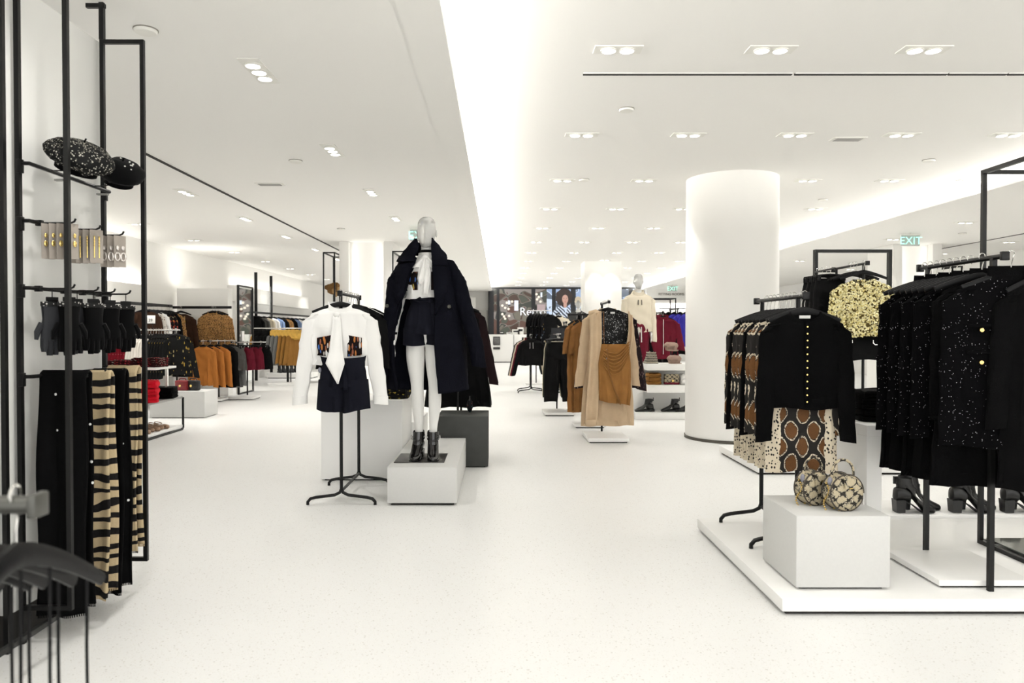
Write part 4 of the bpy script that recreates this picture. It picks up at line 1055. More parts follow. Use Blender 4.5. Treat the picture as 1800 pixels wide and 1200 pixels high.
# ================================================================== white blouse stand
WX, WY0, WY1, WZ = -1.145, 5.36, 6.03, 1.535
rail_stand('black two post stand carrying the white bow blouse', WX, WY0, WY1, WZ, 0, 'feet', .03, .245)
g = garment('bow_blouse', 'white silk bow blouse with jewellery print on the front stand', 'blouse', (WX, 5.345, WZ), R(3), None, SILK, .52, 1.06, .19, .60, seed=91, folds=.008, depth=.62, sl_out=.075, sl_w=1.25, collar=.03, cuff=SILK, dip=.05)
GP = [(-.088, .08, .02), (-.15, .212, .033), (-.24, .228, .04), (-.52, .2, .045)]
for s in (-1, 1):
    mb = MB().grid(lambda u, v: (s * (.055 + .105 * u), -.045 - .006 * math.sin(u * 3), -.30 - .02 * u - (.155 - .03 * u) * v), 8, 8)
    o = obj('print_panel', mb, PRINT, g); md = o.modifiers.new('thick', 'SOLIDIFY'); md.thickness = .003
obj('bow_knot', MB().ball((-.02, -.045, -.155), (.024, .014, .020), 12, 8), SILK, g)
ribbon('neck_tie', [(-.02, -.05, -.16), (-.02, -.066, -.30), (-.02, -.085, -.42), (-.02, -.118, -.50), (.0, -.125, -.645)], [.05, .075, .10, .135, .01], SILK, g, .006, .004)
obj('neck_label', MB().box((0, .01, -.122), (.05, .003, .014)), BLK, g)
hanger((WX, 5.345, WZ + .006), 'black hanger inside the white bow blouse', R(3), 'hangers on the blouse stand', .2)
g = thing('navy_shorts', 'navy paperbag shorts hung over the white blouse', 'shorts', (WX + .025, 5.325, WZ), R(3))
obj('waist', body_mb([(-.445, .165, .050), (-.475, .158, .055), (-.51, .150, .056), (-.56, .162, .06), (-.67, .172, .068)], 12, 40, .006, 6, 2, .02), NAVY, g)
for s in (-1, 1):
    obj('shorts_leg', body_mb([(-.62, .092, .066), (-.74, .098, .066), (-.845, .100, .062)], 10, 30, .008, 5, 3 + s, 0, cx=lambda z, s=s: s * (.085 + (-.62 - z) * .03), tilt_hem=.12 * s), NAVY, g)
obj('tie_belt', MB().loft([[(.155 * spow(math.cos(a * PI / 18), .8), .062 * spow(math.sin(a * PI / 18), .85), z + .01 * math.cos(a * PI / 18)) for a in range(36)] for z in (-.505, -.535)], False, False), NAVY, g)
ribbon('belt_tail', [(-.03, -.075, -.53), (-.045, -.088, -.62), (-.05, -.09, -.68)], [.02, .03, .032], NAVY, g, .006)
ribbon('belt_tail', [(.01, -.075, -.53), (.025, -.088, -.62), (.03, -.09, -.69)], [.02, .03, .032], NAVY, g, .006)
obj('hanging_strap', MB().tube([(-.1, .01, -.45), (-.1, .02, -.15), (-.1, .02, -.118)], .003, 5), NAVY, g)
obj('hanging_strap', MB().tube([(.1, .01, -.45), (.1, .02, -.15), (.1, .02, -.118)], .003, 5), NAVY, g)
obj('security_tag', MB().ball((-.16, -.05, -.55), (.012, .012, .02), 10, 6), TAGGREY, g)
for i, (y, m, nm) in enumerate(((5.55, BLK, 'black top'), (5.64, BLK_KNIT, 'black knit'), (5.73, SILK, 'white blouse'), (5.82, BLK, 'black blouse'), (5.91, BLK_VELVET, 'black velvet top'), (6.0, BLK_KNIT, 'black jumper'))):
    garment('hung_shirt', f'{nm} hung behind the white bow blouse, {ORD[i]} on its stand', 'top', (WX + .05, y, WZ), R(10), 'tops behind the bow blouse', m, .52, 1.05, .20, .40, seed=30 + i % 2, depth=.5, folds=.006, sl_out=.02)
    hanger((WX + .03 * 0, y, WZ + .006), f'{ORD[i]} hanger behind the white bow blouse', R(10), 'hangers on the blouse stand', .2)

# --- rack with long black coats behind the mannequin
KX, KY0, KY1, KZ = -.42, 7.55, 8.2, 1.60
rail_stand('black stand hidden behind the mannequin coat', KX, KY0, KY1, KZ, 0, 'feet', .03, .245)
for i in range(3):
    garment('long_coat', f'long black coat hung behind the mannequin, {ORD[i]} from the front', 'coat', (KX, 7.58 + .14 * i, KZ), R(6), 'long black coats behind the mannequin', [BLK_VELVET, BLK, BLK_KNIT][i], 1.12, 1.15, .30, .74, seed=60 + i, depth=.6, sl_out=.14, sl_w=1.1, sleeve_mat=fabric('dark_plum_knit', (.012, .005, .006), var=.2) if i == 0 else None)
    hanger((KX, 7.58 + .14 * i, KZ + .006), f'{ORD[i]} hanger on the coat stand behind the mannequin', R(6), 'hangers on the coat stand', .21)
t = thing('small_bag', 'small dark iridescent bag standing on the grey block', 'handbag', (wx(826, 7.2), 7.16, .475))
obj('body', MB().ball((0, 0, .065), (.03, .05, .065), 16, 10), speck('dark_iridescent', (.012, .012, .014), [(.03, .12, .12), (.15, .04, .02)], (60, 60, 60), .4, .4), t)
obj('handle', MB().tube([(0, -.03, .115), (0, -.02, .15), (0, .02, .15), (0, .03, .115)], .006, 8), LEATHER, t)
# ================================================================== accessory wall at the near left
AX, AO, AR = -1.93, -1.735, -1.89       # wall posts, outer posts, hook rails
AZ0, AZ1 = .137, 2.68
PANELW = plain('grey_white_board', (.80, .80, .775), .6, var=.01, vscale=2.0)
w = struct('wall_accessory', MB().span(-2.05, -1.957, 2.93, 3.645, .13, AZ1, .003), PANELW)
obj('plinth_base', MB().span(-2.045, -1.965, 2.93, 3.64, 0, .131), SLOT, w)
w = struct('wall_accessory_near', MB().span(-2.05, -1.957, -.6, 2.87, .13, AZ1, .003), PANELW)
obj('plinth_base', MB().span(-2.045, -1.965, -.6, 2.86, 0, .131), SLOT, w)
def wall_rack(label, ya, yb, top, far_loop=True):
    t = thing('accessory_rack', label, 'rack', (AX, ya, 0)); b = .019
    L = yb - ya; d = AO - AX
    for y in (0, L):
        obj('wall_post', MB().box((0, y, (top + .0) / 2), (b, b, top)), BLACK, t)
        if y and not far_loop: continue
        obj('outer_post', MB().box((d, y, (AZ0 + top) / 2), (b, b, top - AZ0)), BLACK, t)
        obj('top_arm', MB().box((d / 2, y, top - b / 2), (d - b, b, b)), BLACK, t)
        obj('bottom_arm', MB().box((d / 2, y, AZ0 + b / 2), (d - b, b, b)), BLACK, t)
    return t, L, d
rk, L, d = wall_rack('black steel accessory rack with scarves, gloves and earrings', 2.98, 3.62, AZ1)
obj('upper_post', MB().box((0, L, (AZ1 + LOW_Z) / 2 - .01), (.022, .022, LOW_Z - AZ1 - .02)), BLACK, rk)
obj('upper_arm', MB().box((-.03, L, LOW_Z - .035), (.09, .02, .02)), BLACK, rk)
rk2, _, _ = wall_rack('black steel accessory rack nearest the camera by the entrance', 2.0, 2.885, AZ1, False)
obj('floor_bar', MB().box((AO - AX, .44, AZ0 + .01), (.019, .885, .019)), BLACK, rk2)
LV = {'hat': 1.94, 'ear': 1.71, 'glove': 1.44, 'scarf': 1.082}
def rel(p): return (p[0] - AX, p[1] - 2.98, p[2])
for k, z in LV.items():
    r = obj('hook_rail', MB().tube([rel(p) for p in ((AX, 2.98, z), (AR, 2.985, z), (AR, 3.02, z), (AR, 3.60, z), (AX, 3.615, z))], .0085, 6), BLACK, rk)
    for y in (0, L): obj('bracket', MB().box((0.006, y, z - .012), (.022, .022, .055), .002), BLACK, rk)
# berets
def beret(label, c, r, tilt, yaw, m, studs=False):
    t = thing('beret', label, 'hat', c, 0); t.rotation_euler = (tilt[0], tilt[1], yaw)
    prof = [(.002, .075 * r / .125), (r * .35, .073 * r / .125), (r * .7, .060 * r / .125), (r * .93, .035 * r / .125), (r, .012), (r * .96, -.008), (r * .80, -.024), (r * .62, -.030), (r * .58, -.045), (r * .54, -.044), (r * .52, -.02)]
    mb = MB().lathe(prof, 40); mb.v = [tuple(Vector(p) + noise.noise_vector(Vector(p) * 18) * .008) for p in mb.v]
    o = obj('crown', mb, m, t)
    obj('band', MB().lathe([(r * .60, -.032), (r * .61, -.036), (r * .60, -.052), (r * .57, -.054)], 32, caps=False), BLK_KNIT, t)
    obj('stalk', MB().tube([(0, 0, .07 * r / .125), (.004, 0, .07 * r / .125 + .02)], .004, 6), BLK_KNIT, t)
    if studs:
        rg = random.Random(8)
        for k in range(26):
            a = rg.uniform(0, 6.28); q = rg.uniform(.25, .98); z = interp([(-p[0], p[1]) for p in prof[:5]], -q * r)[0] if False else .075 * r / .125 * (1 - q ** 3)
            obj('stud', MB().ball((q * r * math.cos(a), q * r * math.sin(a), max(z, .01)), .0042, 8, 5), plain('pearl_stud', (.85, .85, .8), .2), t)
    return t
beret('black and silver boucle beret on the accessory rack', (-1.765, 3.12, 1.985), .135, (R(12), R(24)), R(0), GLITTER)
beret('black beret with pearl studs on the accessory rack', (-1.765, 3.46, 2.00), .105, (R(24), R(24)), R(0), BLK_VELVET, True)
for i, y in enumerate((3.12, 3.45)):
    h = thing('hat_stand', ['wire holder under the silver boucle beret', 'wire holder under the pearl stud beret'][i], 'holder', (AR, y, LV['hat']), 0, 'wire hat holders')
    obj('wire', MB().tube([(0, 0, 0), (.05, 0, .0), (.10, .0, .008), (.135, 0, .02)], .003, 6), BLACK, h)
    obj('wire', MB().tube([(.10, -.05, .01), (.11, 0, .01), (.10, .05, .01)], .003, 6), BLACK, h)
    obj('price_slat', MB().box((.02, .05, -.03), (.05, .02, .008)), plain('clear_grey', (.3, .3, .28), .2), h)
# prongs with earring cards
CARDG = plain('grey_card', (.36, .32, .28), .8, var=.02)
def prong(name, label, y, z, x1=AO - .006, par=None, group=None):
    t = thing(name, label, 'hook', (AR, y, z), 0, group); Lp = x1 - AR
    obj('rod', MB().tube([(0, 0, 0), (Lp - .02, 0, 0), (Lp - .006, 0, .006), (Lp, 0, .018)], .0042, 6), BLACK, t)
    obj('clamp', MB().box((0, 0, 0), (.026, .02, .024), .002), BLACK, t)
    return t
def earring_card(label, x, y, z, kind, rz, group):
    t = thing('earring_card', label, 'earrings', (x, y, z), rz, group)
    obj('card', MB().box((0, 0, -.075), (.0022, .055, .145)), CARDG, t)
    for s in (-1, 1):
        if kind == 'disc':
            for zz, rr in ((-.052, .0085), (-.085, .011)): obj('earring', MB().ball((.005, s * .012, zz), (.004, rr * .7, rr * 1.2), 10, 6), GOLD, t)
        elif kind == 'bar':
            obj('earring', MB().tube([(.004, s * .010, -.03), (.004, s * .010, -.125)], .0024, 6), GOLD, t)
            for q in range(4): obj('earring_bead', MB().ball((.004, s * .010, -.035 - .012 * q), .004, 8, 5), GOLD, t)
        else:
            obj('earring', MB().tube([(.006, s * .013 + .011 * math.cos(a), -.10 + .018 * math.sin(a)) for a in [k * PI / 6 for k in range(13)]], .0042, 6), plain('crystal', (.75, .70, .66), .1, .6), t)
            obj('earring_top', MB().ball((.006, s * .012, -.06), (.005, .009, .012), 8, 6), plain('crystal', (.75, .70, .66), .1, .6), t)
n = 0
names = {'disc': 'gold disc earrings on a grey card', 'bar': 'thin gold bar earrings on a grey card', 'hoop': 'crystal hoop earrings on a grey card'}
where = {0: 'near hook', 1: 'middle hook', 2: 'far hook'}
for i, (y, kinds) in enumerate(((3.05, ['disc'] * 4), (3.24, ['bar'] * 4), (3.44, ['hoop'] * 3))):
    prong('display_hook', f'thin black prong holding earring cards, {where[i]}', y, LV['ear'], group='black display prongs')
    for k, kd in enumerate(kinds):
        earring_card(f'{names[kd]}, {ORD[k]} from the tip of the {where[i]}', AO - .025 - .032 * k, y, LV['ear'], kd, R(-38 + 4 * k), 'earring cards on the accessory rack')
# gloves
def glove_pair(label, x, y, z, rz, m, group):
    t = thing('glove_pair', label, 'gloves', (x, y, z), rz, group)
    obj('hang_tag', MB().tube([(0, 0, .0), (0, 0, -.03)], .002, 5).box((0, 0, -.045), (.004, .05, .03), .001), PLASTIC, t)
    for s, dx in ((-1, -.008), (1, .008)):
        mb = MB()
        rings = []
        for zz, hw, hd_ in ((-.05, .042, .010), (-.075, .040, .012), (-.12, .036, .013), (-.16, .042, .013), (-.20, .044, .012), (-.215, .042, .010)):
            rings.append([(dx + hd_ * math.sin(a * PI / 8), hw * math.cos(a * PI / 8), zz) for a in range(16)])
        mb.loft(rings)
        for q, (yy, ln) in enumerate(((-.031, .055), (-.011, .07), (.010, .068), (.030, .05))):
            mb.tube([(dx, yy, -.20), (dx, yy * 1.04, -.20 - ln * .6), (dx, yy * 1.06, -.20 - ln)], [.0125, .0115, .007], 8)
        mb.tube([(dx, .036 * s, -.14), (dx, .056 * s, -.175), (dx, .060 * s, -.205)], [.014, .012, .007], 8)
        obj('glove', mb, m, t)
    obj('cuff_trim', MB().loft([[(.024 * math.sin(a * PI / 8), .046 * math.cos(a * PI / 8), zz) for a in range(16)] for zz in (-.05, -.068)]), speck('beaded_cuff', (.02, .02, .02), [(.6, .58, .55)], (120, 120, 120), .4, .5), t)
    return t
gm = [BLK_VELVET, GREYT, BLK_KNIT, BLK, GREYT, BLK_VELVET]
for i, y in enumerate((3.04, 3.22, 3.36, 3.50)):
    prong('display_hook', f'thin black prong holding gloves, {ORD[i]} from the front', y, LV['glove'], group='black display prongs')
    for k in range(2 if i != 3 else 1):
        glove_pair(f'pair of {"black velvet" if k == 0 else "dark grey"} gloves, {ORD[i]} prong, {"outer" if k == 0 else "inner"} position', AO - .03 - .07 * k, y, LV['glove'] - .004, R(-35 + 5 * k), [BLK_VELVET, GREYT][k], 'gloves on the accessory rack')
# scarves draped over prongs that stick out from the lowest rail
def scarf(label, y, x0, x1, zbot, m, seed, group):
    t = thing('draped_scarf', label, 'scarf', ((x0 + x1) / 2, y, LV['scarf']), 0, group); W = (x1 - x0)
    rg = random.Random(seed); p1, p2 = rg.uniform(0, 6), rg.uniform(0, 6); H = LV['scarf'] - zbot
    def fn(u, v):
        s_ = (u - .5) * 2; a = abs(s_); dep = .020 + .012 * math.sin(v * 2 * PI * 1.6 + p1) * min(1, a * 3)
        x = (v - .5) * W * (1 - .06 * math.sin(a * 2 + p2) * a)
        if a < .03: z = .014 * math.cos(a / .03 * PI / 2) + 0; yy = s_ / .03 * .018
        else: z = -H * (a - .03) / .97 * (1 if s_ < 0 else .985); yy = math.copysign(dep + .02 * a, s_) + .008 * math.sin(a * 9 + v * 4 + p2)
        return (x, yy, z)
    o = obj('cloth', MB().grid(fn, 90, 18), m, t); md = o.modifiers.new('thick', 'SOLIDIFY'); md.thickness = .009
    n = 14
    for s_ in (-1, 1):
        fr = MB()
        for k in range(n * 2):
            q = fn(0 if s_ < 0 else 1, (k + .5) / (n * 2)); fr.tube([q, (q[0], q[1], q[2] - .012)], .0022, 4)
        f_ = obj('fringe', fr, m, t); f_['kind'] = 'stuff'
sc = [('black wool scarf with pearl studs nearest on the accessory rack', 3.07, -1.895, -1.70, .10, STUD), ('cream and black tiger stripe scarf between two black scarves', 3.225, -1.86, -1.69, .115, TIGER), ('black wool scarf with pearl studs between the two tiger scarves', 3.375, -1.85, -1.70, .085, STUD), ('cream and black tiger stripe scarf at the far end of the rack', 3.485, -1.84, -1.695, .235, TIGER)]
for i, (lb, y, x0, x1, zb_, m) in enumerate(sc):
    t = thing('scarf_bar', f'black bar holding the {ORD[i]} scarf of the accessory rack', 'hook', (AR, y, LV['scarf']), 0, 'black scarf bars')
    obj('rod', MB().tube([(0, 0, 0), (.175, 0, 0)], .0085, 8), BLACK, t)
    obj('end_stop', MB().box((.176, 0, .004), (.006, .02, .024), .001), BLACK, t)
    scarf(lb, y, x0, x1, zb_, m, 4 + i, 'scarves on the accessory rack')

# --- rail with empty black hangers right beside the camera
t = thing('hanger_rail', 'dark grey rail end with black hangers close to the camera', 'rail', (-1.35, 1.09, 0))
obj('rail', MB().tube([(-.05, 0, 1.012), (.662, 0, 1.012)], .0135, 16), plain('gunmetal', (.10, .10, .09), .4, .5), t)
obj('end_cap', MB().box((.668, 0, 1.012), (.014, .036, .036), .003), plain('gunmetal', (.10, .10, .09), .4, .5), t)
obj('post', MB().tube([(.0, 0, 0), (.0, 0, 1.0)], .0135, 12), plain('gunmetal', (.10, .10, .09), .4, .5), t)
obj('foot', MB().box((0, 0, .01), (.3, .4, .02), .004), BLACK, t)
for i in range(6):
    x = -.715 - .037 * i
    h = hanger((x, 1.09 - .01 * i, 1.02), f'empty black hanger on the rail beside the camera, {ORD[i]} from its end', R(90 + (i % 3) * 2), 'empty hangers beside the camera', .235, drop=.115)
    h.children[0]
    for q in range(2):
        u = (.35, .8)[q]
        obj('strap_cord', MB().tube([(u * .235, 0, -.10 - .115 * u ** 1.35), (u * .235 + .004, .004, -.30), (u * .235, .0, -.52)], .0028, 5), PLASTIC, h)
# ================================================================== back of the shop: video wall, counter, header
VY = 30.55
scr = thing('video_wall', 'large video wall showing a woman in a striped blouse behind the counter', 'screen', (2.6, VY, 1.08))
def sx(px): return wx(px, VY) - 2.6
def sz(py): return wz(py, VY) - 1.08
obj('surround', MB().span(sx(858), sx(1117), .02, .25, -.02, sz(499), .004), plain('screen_black', (.015, .016, .017), .4), scr)
SCN = [0]
def patch(nm, x0, x1, y0, y1, m, d=.004):
    SCN[0] += 1
    return obj(nm, MB().span(sx(x0), sx(x1), -d - SCN[0] * .0006, .021, sz(y1), sz(y0)), m, scr)
def pic(name, cols, scale, strength=1.0):
    t = NT(name); co = t.coords(scale, .12, 2.0); v = t.voro(co, 1.0, 1.0, 'SMOOTH_F1'); v.inputs['Smoothness'].default_value = .35
    ch = t.sepx(v.outputs['Color']); c = cols[0]
    for i, k in enumerate(cols[1:]): c = t.mix(t.m('GREATER_THAN', ch[0], (i + 1) / len(cols)), c, k)
    t.fin((.02, .02, .02), .3); t.set(t.b.inputs['Emission Color'], c); t.b.inputs['Emission Strength'].default_value = strength
    t.mat.cycles.emission_sampling = 'NONE'; return t.mat
warm = pic('screen_warm_shelves', [(.06, .03, .02), (.16, .145, .11), (.035, .04, .03), (.24, .21, .19), (.10, .045, .03), (.06, .07, .05)], (2.6, 1, 3.4))
cool = pic('screen_blue_street', [(.30, .40, .60), (.60, .70, .85), (.10, .13, .18), (.45, .55, .75)], (2.2, 1, 2.6))
patch('picture_area', 866, 935, 508, 588, warm); patch('picture_area', 940, 962, 508, 588, warm); patch('picture_area', 961, 1114, 508, 588, cool)
dk = emit('screen_dark', (.012, .014, .02), .5)
for a, b in ((861, 868), (873, 878), (934, 941), (970, 977), (1003, 1012), (1105, 1112)): patch('dark_mullion', a, b, 508, 588, dk)
gl = emit('screen_glow', (1.0, .9, .75), 1.0); wh = emit('screen_white', (.85, .9, 1.0), 1.0)
rgs = random.Random(2)
def ball_flat(nm, px, py, rx, ry, m, d=.02, rot=0):
    n = 24; o = obj(nm, MB().poly([(sx(px) + rx * math.cos(k * 2 * PI / n), sz(py) + ry * math.sin(k * 2 * PI / n)) for k in range(n)], -d, .0), m, scr); return o
for px, py in ((883, 537), (888, 541), (894, 543), (883, 552), (886, 556), (891, 532), (900, 530), (888, 560), (895, 555), (943, 517), (947, 522), (944, 526), (950, 530)):
    ball_flat('lamp_bokeh', px, py, .05, .05, gl, .06)
patch('picture_lantern', 904, 911, 528, 546, wh, .03); patch('picture_card', 893, 897, 528, 535, wh, .03); patch('picture_box', 944, 958, 535, 545, emit('screen_pink', (.55, .42, .42), .8), .03)
patch('picture_bottle', 950, 953, 514, 522, wh, .05)
# the woman on the screen: dark curly hair, face, striped blouse
hair = emit('screen_hair', (.035, .018, .014), .8); face = emit('screen_face', (.62, .36, .28), .9)
for k in range(22):
    a = k * 2 * PI / 22; ball_flat('picture_hair', 991 + 9.5 * math.cos(a), 523 - 11 * math.sin(a), .11 + .03 * math.sin(k * 2.3), .12, hair, .07 + .001 * k)
ball_flat('picture_hair', 991, 521, .26, .30, hair, .068)
ball_flat('picture_face', 993, 526, .125, .185, face, .10); ball_flat('picture_neck', 993, 535, .07, .14, face, .098)
for s in (-1, 1): ball_flat('picture_eye', 993 + s * 2.2, 524.5, .022, .010, hair, .104)
ball_flat('picture_mouth', 993.3, 530.5, .032, .012, emit('screen_lips', (.5, .10, .09), .9), .104); ball_flat('picture_nose', 993.3, 527.5, .010, .022, emit('screen_nose', (.5, .27, .2), .9), .103)
st = NT('screen_stripe_blouse'); wv = st.n('ShaderNodeTexWave', wave_type='BANDS', bands_direction='DIAGONAL'); wv.inputs['Scale'].default_value = 4.2; wv.inputs['Distortion'].default_value = 3.0
st.t.links.new(st.coords(), wv.inputs['Vector']); st.fin((.02, .02, .02), .4); st.set(st.b.inputs['Emission Color'], st.mix(st.m('GREATER_THAN', wv.outputs['Fac'], .5), (.72, .80, .92), (.02, .03, .06))); st.b.inputs['Emission Strength'].default_value = .9; st.mat.cycles.emission_sampling = 'NONE'
obj('picture_blouse', MB().poly([(sx(px), sz(py)) for px, py in ((971, 549), (978, 541), (986, 537), (990, 541), (994, 551), (997, 541), (1000, 539), (1003, 548), (1002, 565), (1000, 588), (990, 588), (984, 570), (974, 560))], -.09, 0), st.mat, scr)
def text(nm, s, size, loc, m, parent, ext=.004, rot=(PI / 2, 0, 0), align='LEFT'):
    cu = bpy.data.curves.new(nm, 'FONT'); cu.body = s; cu.size = size; cu.extrude = ext; cu.align_x = align
    tmp = bpy.data.objects.new(nm, cu); COL.objects.link(tmp)
    me = bpy.data.meshes.new_from_object(tmp.evaluated_get(bpy.context.evaluated_depsgraph_get()))
    bpy.data.objects.remove(tmp); bpy.data.curves.remove(cu); me.materials.clear(); me.materials.append(m)
    o = bpy.data.objects.new(nm, me); COL.objects.link(o); o.location = loc; o.rotation_euler = rot; o.parent = parent; return o
text('screen_lettering', 'Retro', .46, (sx(913), -.11, sz(554)), emit('screen_letters', (.95, .97, 1), 1.1), scr)
# counter
ct_ = thing('cash_counter', 'long white cash counter below the video wall', 'counter', (1.2, 29.2, 0))
X0, X1 = wx(858, 29) - 1.2, 2.2
obj('body', MB().span(X0, X1, -.2, .5, .03, 1.10, .01), WHITE, ct_); obj('toe_kick', MB().span(X0 + .1, X1, -.15, .45, 0, .031), SLOT, ct_)
for px in (903,): obj('joint', MB().box((wx(px, 29) - 1.2, -.205, .56), (.02, .012, 1.05)), SLOT, ct_)
NB = plain('notice_black', (.03, .03, .03), .5); 
nt = obj('notice_board', MB().box((wx(873, 29) - 1.2, -.212, wz(599, 29)), (.27, .02, .34)), NB, ct_)
for k in range(7): obj('notice_line', MB().box((wx(873, 29) - 1.2, -.224, wz(594 + k * 1.7, 29)), (.2, .006, .012)), plain('notice_grey', (.35, .35, .35), .6), nt)
n2 = obj('notice_strip', MB().box((wx(873, 29) - 1.2, -.212, wz(612, 29)), (.27, .02, .09)), NB, ct_)
for k in range(3): obj('drawer_front', MB().box((wx(910, 29) - 1.2, -.21, .25 + .3 * k), (.24, .02, .27), .004), WHITE, ct_)
for i, (px, w, h, m) in enumerate(((882, .16, .12, BLACK), (895, .2, .08, WHITE), (907, .3, .2, CARD), (915, .24, .28, CARD))):
    t = thing('counter_box', ['black card terminal on the cash counter', 'small white printer on the cash counter', 'stack of white boxes on the cash counter', 'tall white bag box on the cash counter'][i], 'box', (wx(px, 29.1), 29.2, 1.10))
    obj('case', MB().box((0, 0, h / 2), (w, .2, h), .01), m, t); obj('face', MB().box((0, -.104, h * .6), (w * .7, .006, h * .3)), GREYT if m != BLACK else CARD, t)
# header with lettering for the fitting rooms
hdr = struct('wall_header', MB().span(5.8, 8.1, 29.0, 29.4, 2.45, LOW_Z), WALLM)
text('header_lettering', 'FITTING ROOMS', .135, (wx(1157, 29) - 0, 28.985, wz(519, 29)), plain('bronze_letters', (.12, .10, .07), .4, .5), hdr)
b = struct('wall_fitting', MB().span(5.85, 8.1, 30.2, 30.4, 0, 2.5), WALLM)
for k in range(3): obj('lit_panel', MB().span(5.95 + k * .7, 6.6 + k * .7, 30.1, 30.2, 1.6, 2.1, .01), WHITE, b)
area('wall_wash_light', (6.9, 30.1, 2.38), 2.2, .08, (0, 0, 0), 25)
t = thing('exit_sign', 'small green exit sign hanging in front of the fitting rooms lettering', 'exit sign', (wx(1182, 26), 26, LOW_Z))
def exit_sign(t, w, h, drop, one=True):
    obj('stem', MB().tube([(0, 0, 0), (0, 0, -drop)], .012, 8), PLATEW, t)
    pl = NT('clear_sign_plate') if 'csp' not in _cache else None
    if pl: pl.fin((.62, .64, .62), .1); pl.b.inputs['Alpha'].default_value = .7; _cache['csp'] = pl.mat
    p = obj('sign_plate', MB().box((0, 0, -drop - h / 2), (w, .012, h), .003), _cache['csp'], t)
    obj('mount_bar', MB().box((0, 0, -drop), (w * 1.1, .03, .02), .003), PLATEW, t)
    for s_ in (-1, 1): obj('corner_clip', MB().box((s_ * w * .45, -.008, -drop - h * .9), (.02, .01, .02), .002), plain('clip_grey', (.4, .4, .4), .5), t)
    text('sign_lettering', 'EXIT', h * .98, (0, -.012, -drop - h * .85), emit('exit_green', (.03, .75, .50), .95), p, .002, align='CENTER')
exit_sign(t, .30, .20, .05)
t = thing('exit_sign', 'green exit sign beside the twin slab column by the right wall', 'exit sign', (wx(1599, 12.3), 12.3, LOW_Z)); exit_sign(t, .30, .185, .03)
t = thing('exit_sign', 'green exit sign half hidden behind the mannequin head', 'exit sign', (wx(739, 11.6), 11.6, LOW_Z)); exit_sign(t, .31, .19, .03)
# pale boards and door on the back wall beside the counter
door = struct('door_1', MB().span(wx(838, 30.6), wx(857, 30.6), 30.9, 31.0, 0, 2.1, .01), plain('door_grey', (.60, .59, .56), .6)); obj('door_handle', MB().box((.08 + wx(838, 30.6), 30.86, 1.0), (.03, .08, .14)), CHROME, door)
hb = struct('wall_return', MB().span(wx(700, 30), wx(836, 30), 30.0, 30.2, 0, 2.6), plain('return_grey', (.70, .69, .66), .7))

# ------------------------------------------------------------------ twin slab columns with light slots
def slab_column(tag_, x0, x1, y, label):
    c = struct(f'column_slab_{tag_}', MB().span(x0 + .17, x1 - .17, y + .10, y + .9, 0, LOW_Z), WALLM)
    obj('side_slab', MB().span(x0, x0 + .17, y - .06, y + .9, 0, LOW_Z, .003), WALLM, c); obj('side_slab', MB().span(x1 - .17, x1, y - .06, y + .9, 0, LOW_Z, .003), WALLM, c)
    for xx, sgn in ((x0 + .175, 1), (x1 - .175, -1)):
        area('column_slot_light', (xx + sgn * .002, y + .0, 1.45), 2.75, .05, (0, R(90) * -sgn, 0), 2.5)
slab_column('a', wx(598, 13.5), wx(692, 13.5), 13.5, 'left')
slab_column('b', wx(1566, 13.9), wx(1651, 13.9), 13.9, 'right')
def cage(label, xa, xb, ya, yb, z1, z0=0.0, w=.022):
    t = thing('steel_cage', label, 'frame', ((xa + xb) / 2, (ya + yb) / 2, z0), 0, 'open black steel frames'); hx, hy, H = (xb - xa) / 2, (yb - ya) / 2, z1 - z0
    for a in (-1, 1):
        for b in (-1, 1): obj('post', MB().box((a * hx, b * hy, H / 2), (w, w, H)), BLACK, t)
    for z in (H - w / 2, w / 2):
        for a in (-1, 1):
            obj('bar', MB().box((a * hx, 0, z), (w, 2 * hy - w, w)), BLACK, t); obj('bar', MB().box((0, a * hy, z), (2 * hx - w, w, w)), BLACK, t)
    return t
cage('tall black steel cage on the outer side of the twin slab column', wx(576, 13.5), wx(595, 13.5), 13.2, 14.0, 2.66)
cage('tall black steel cage behind the mannequin shoulder', wx(695, 13.5), wx(713, 13.5), 13.2, 14.0, 2.68)
cage('thin black steel cage beside the far right column', wx(1656, 13.9), wx(1672, 13.9), 13.6, 14.3, 2.45)
for i, (px, py) in enumerate(((580, 505), (588, 502), (584, 511))):
    t = thing('fur_hat', f'brown fur trapper hat on the cage beside the column, {["lower left", "upper", "bottom"][i]} one', 'hat', (wx(px, 13.3), 13.3 + i * .02, wz(py, 13.3)), 0, 'fur hats on the column cage')
    mb = MB().ball((0, 0, 0), (.09, .08, .06), 20, 12); mb.v = [tuple(Vector(p) + noise.noise_vector(Vector(p) * 30) * .02) for p in mb.v]
    obj('crown', mb, fabric('brown_fur', (.16, .085, .03), var=.5, weave=60, bump=1), t); obj('flap', MB().ball((.06, 0, -.05), (.03, .05, .06), 12, 8), fabric('tan_lining', (.33, .20, .09)), t)
# ================================================================== racks in the middle distance
def row(specs, start, step, rail, group, build):
    for i, s in enumerate(specs): build(i, s, start[0] + step[0] * i, start[1] + step[1] * i)
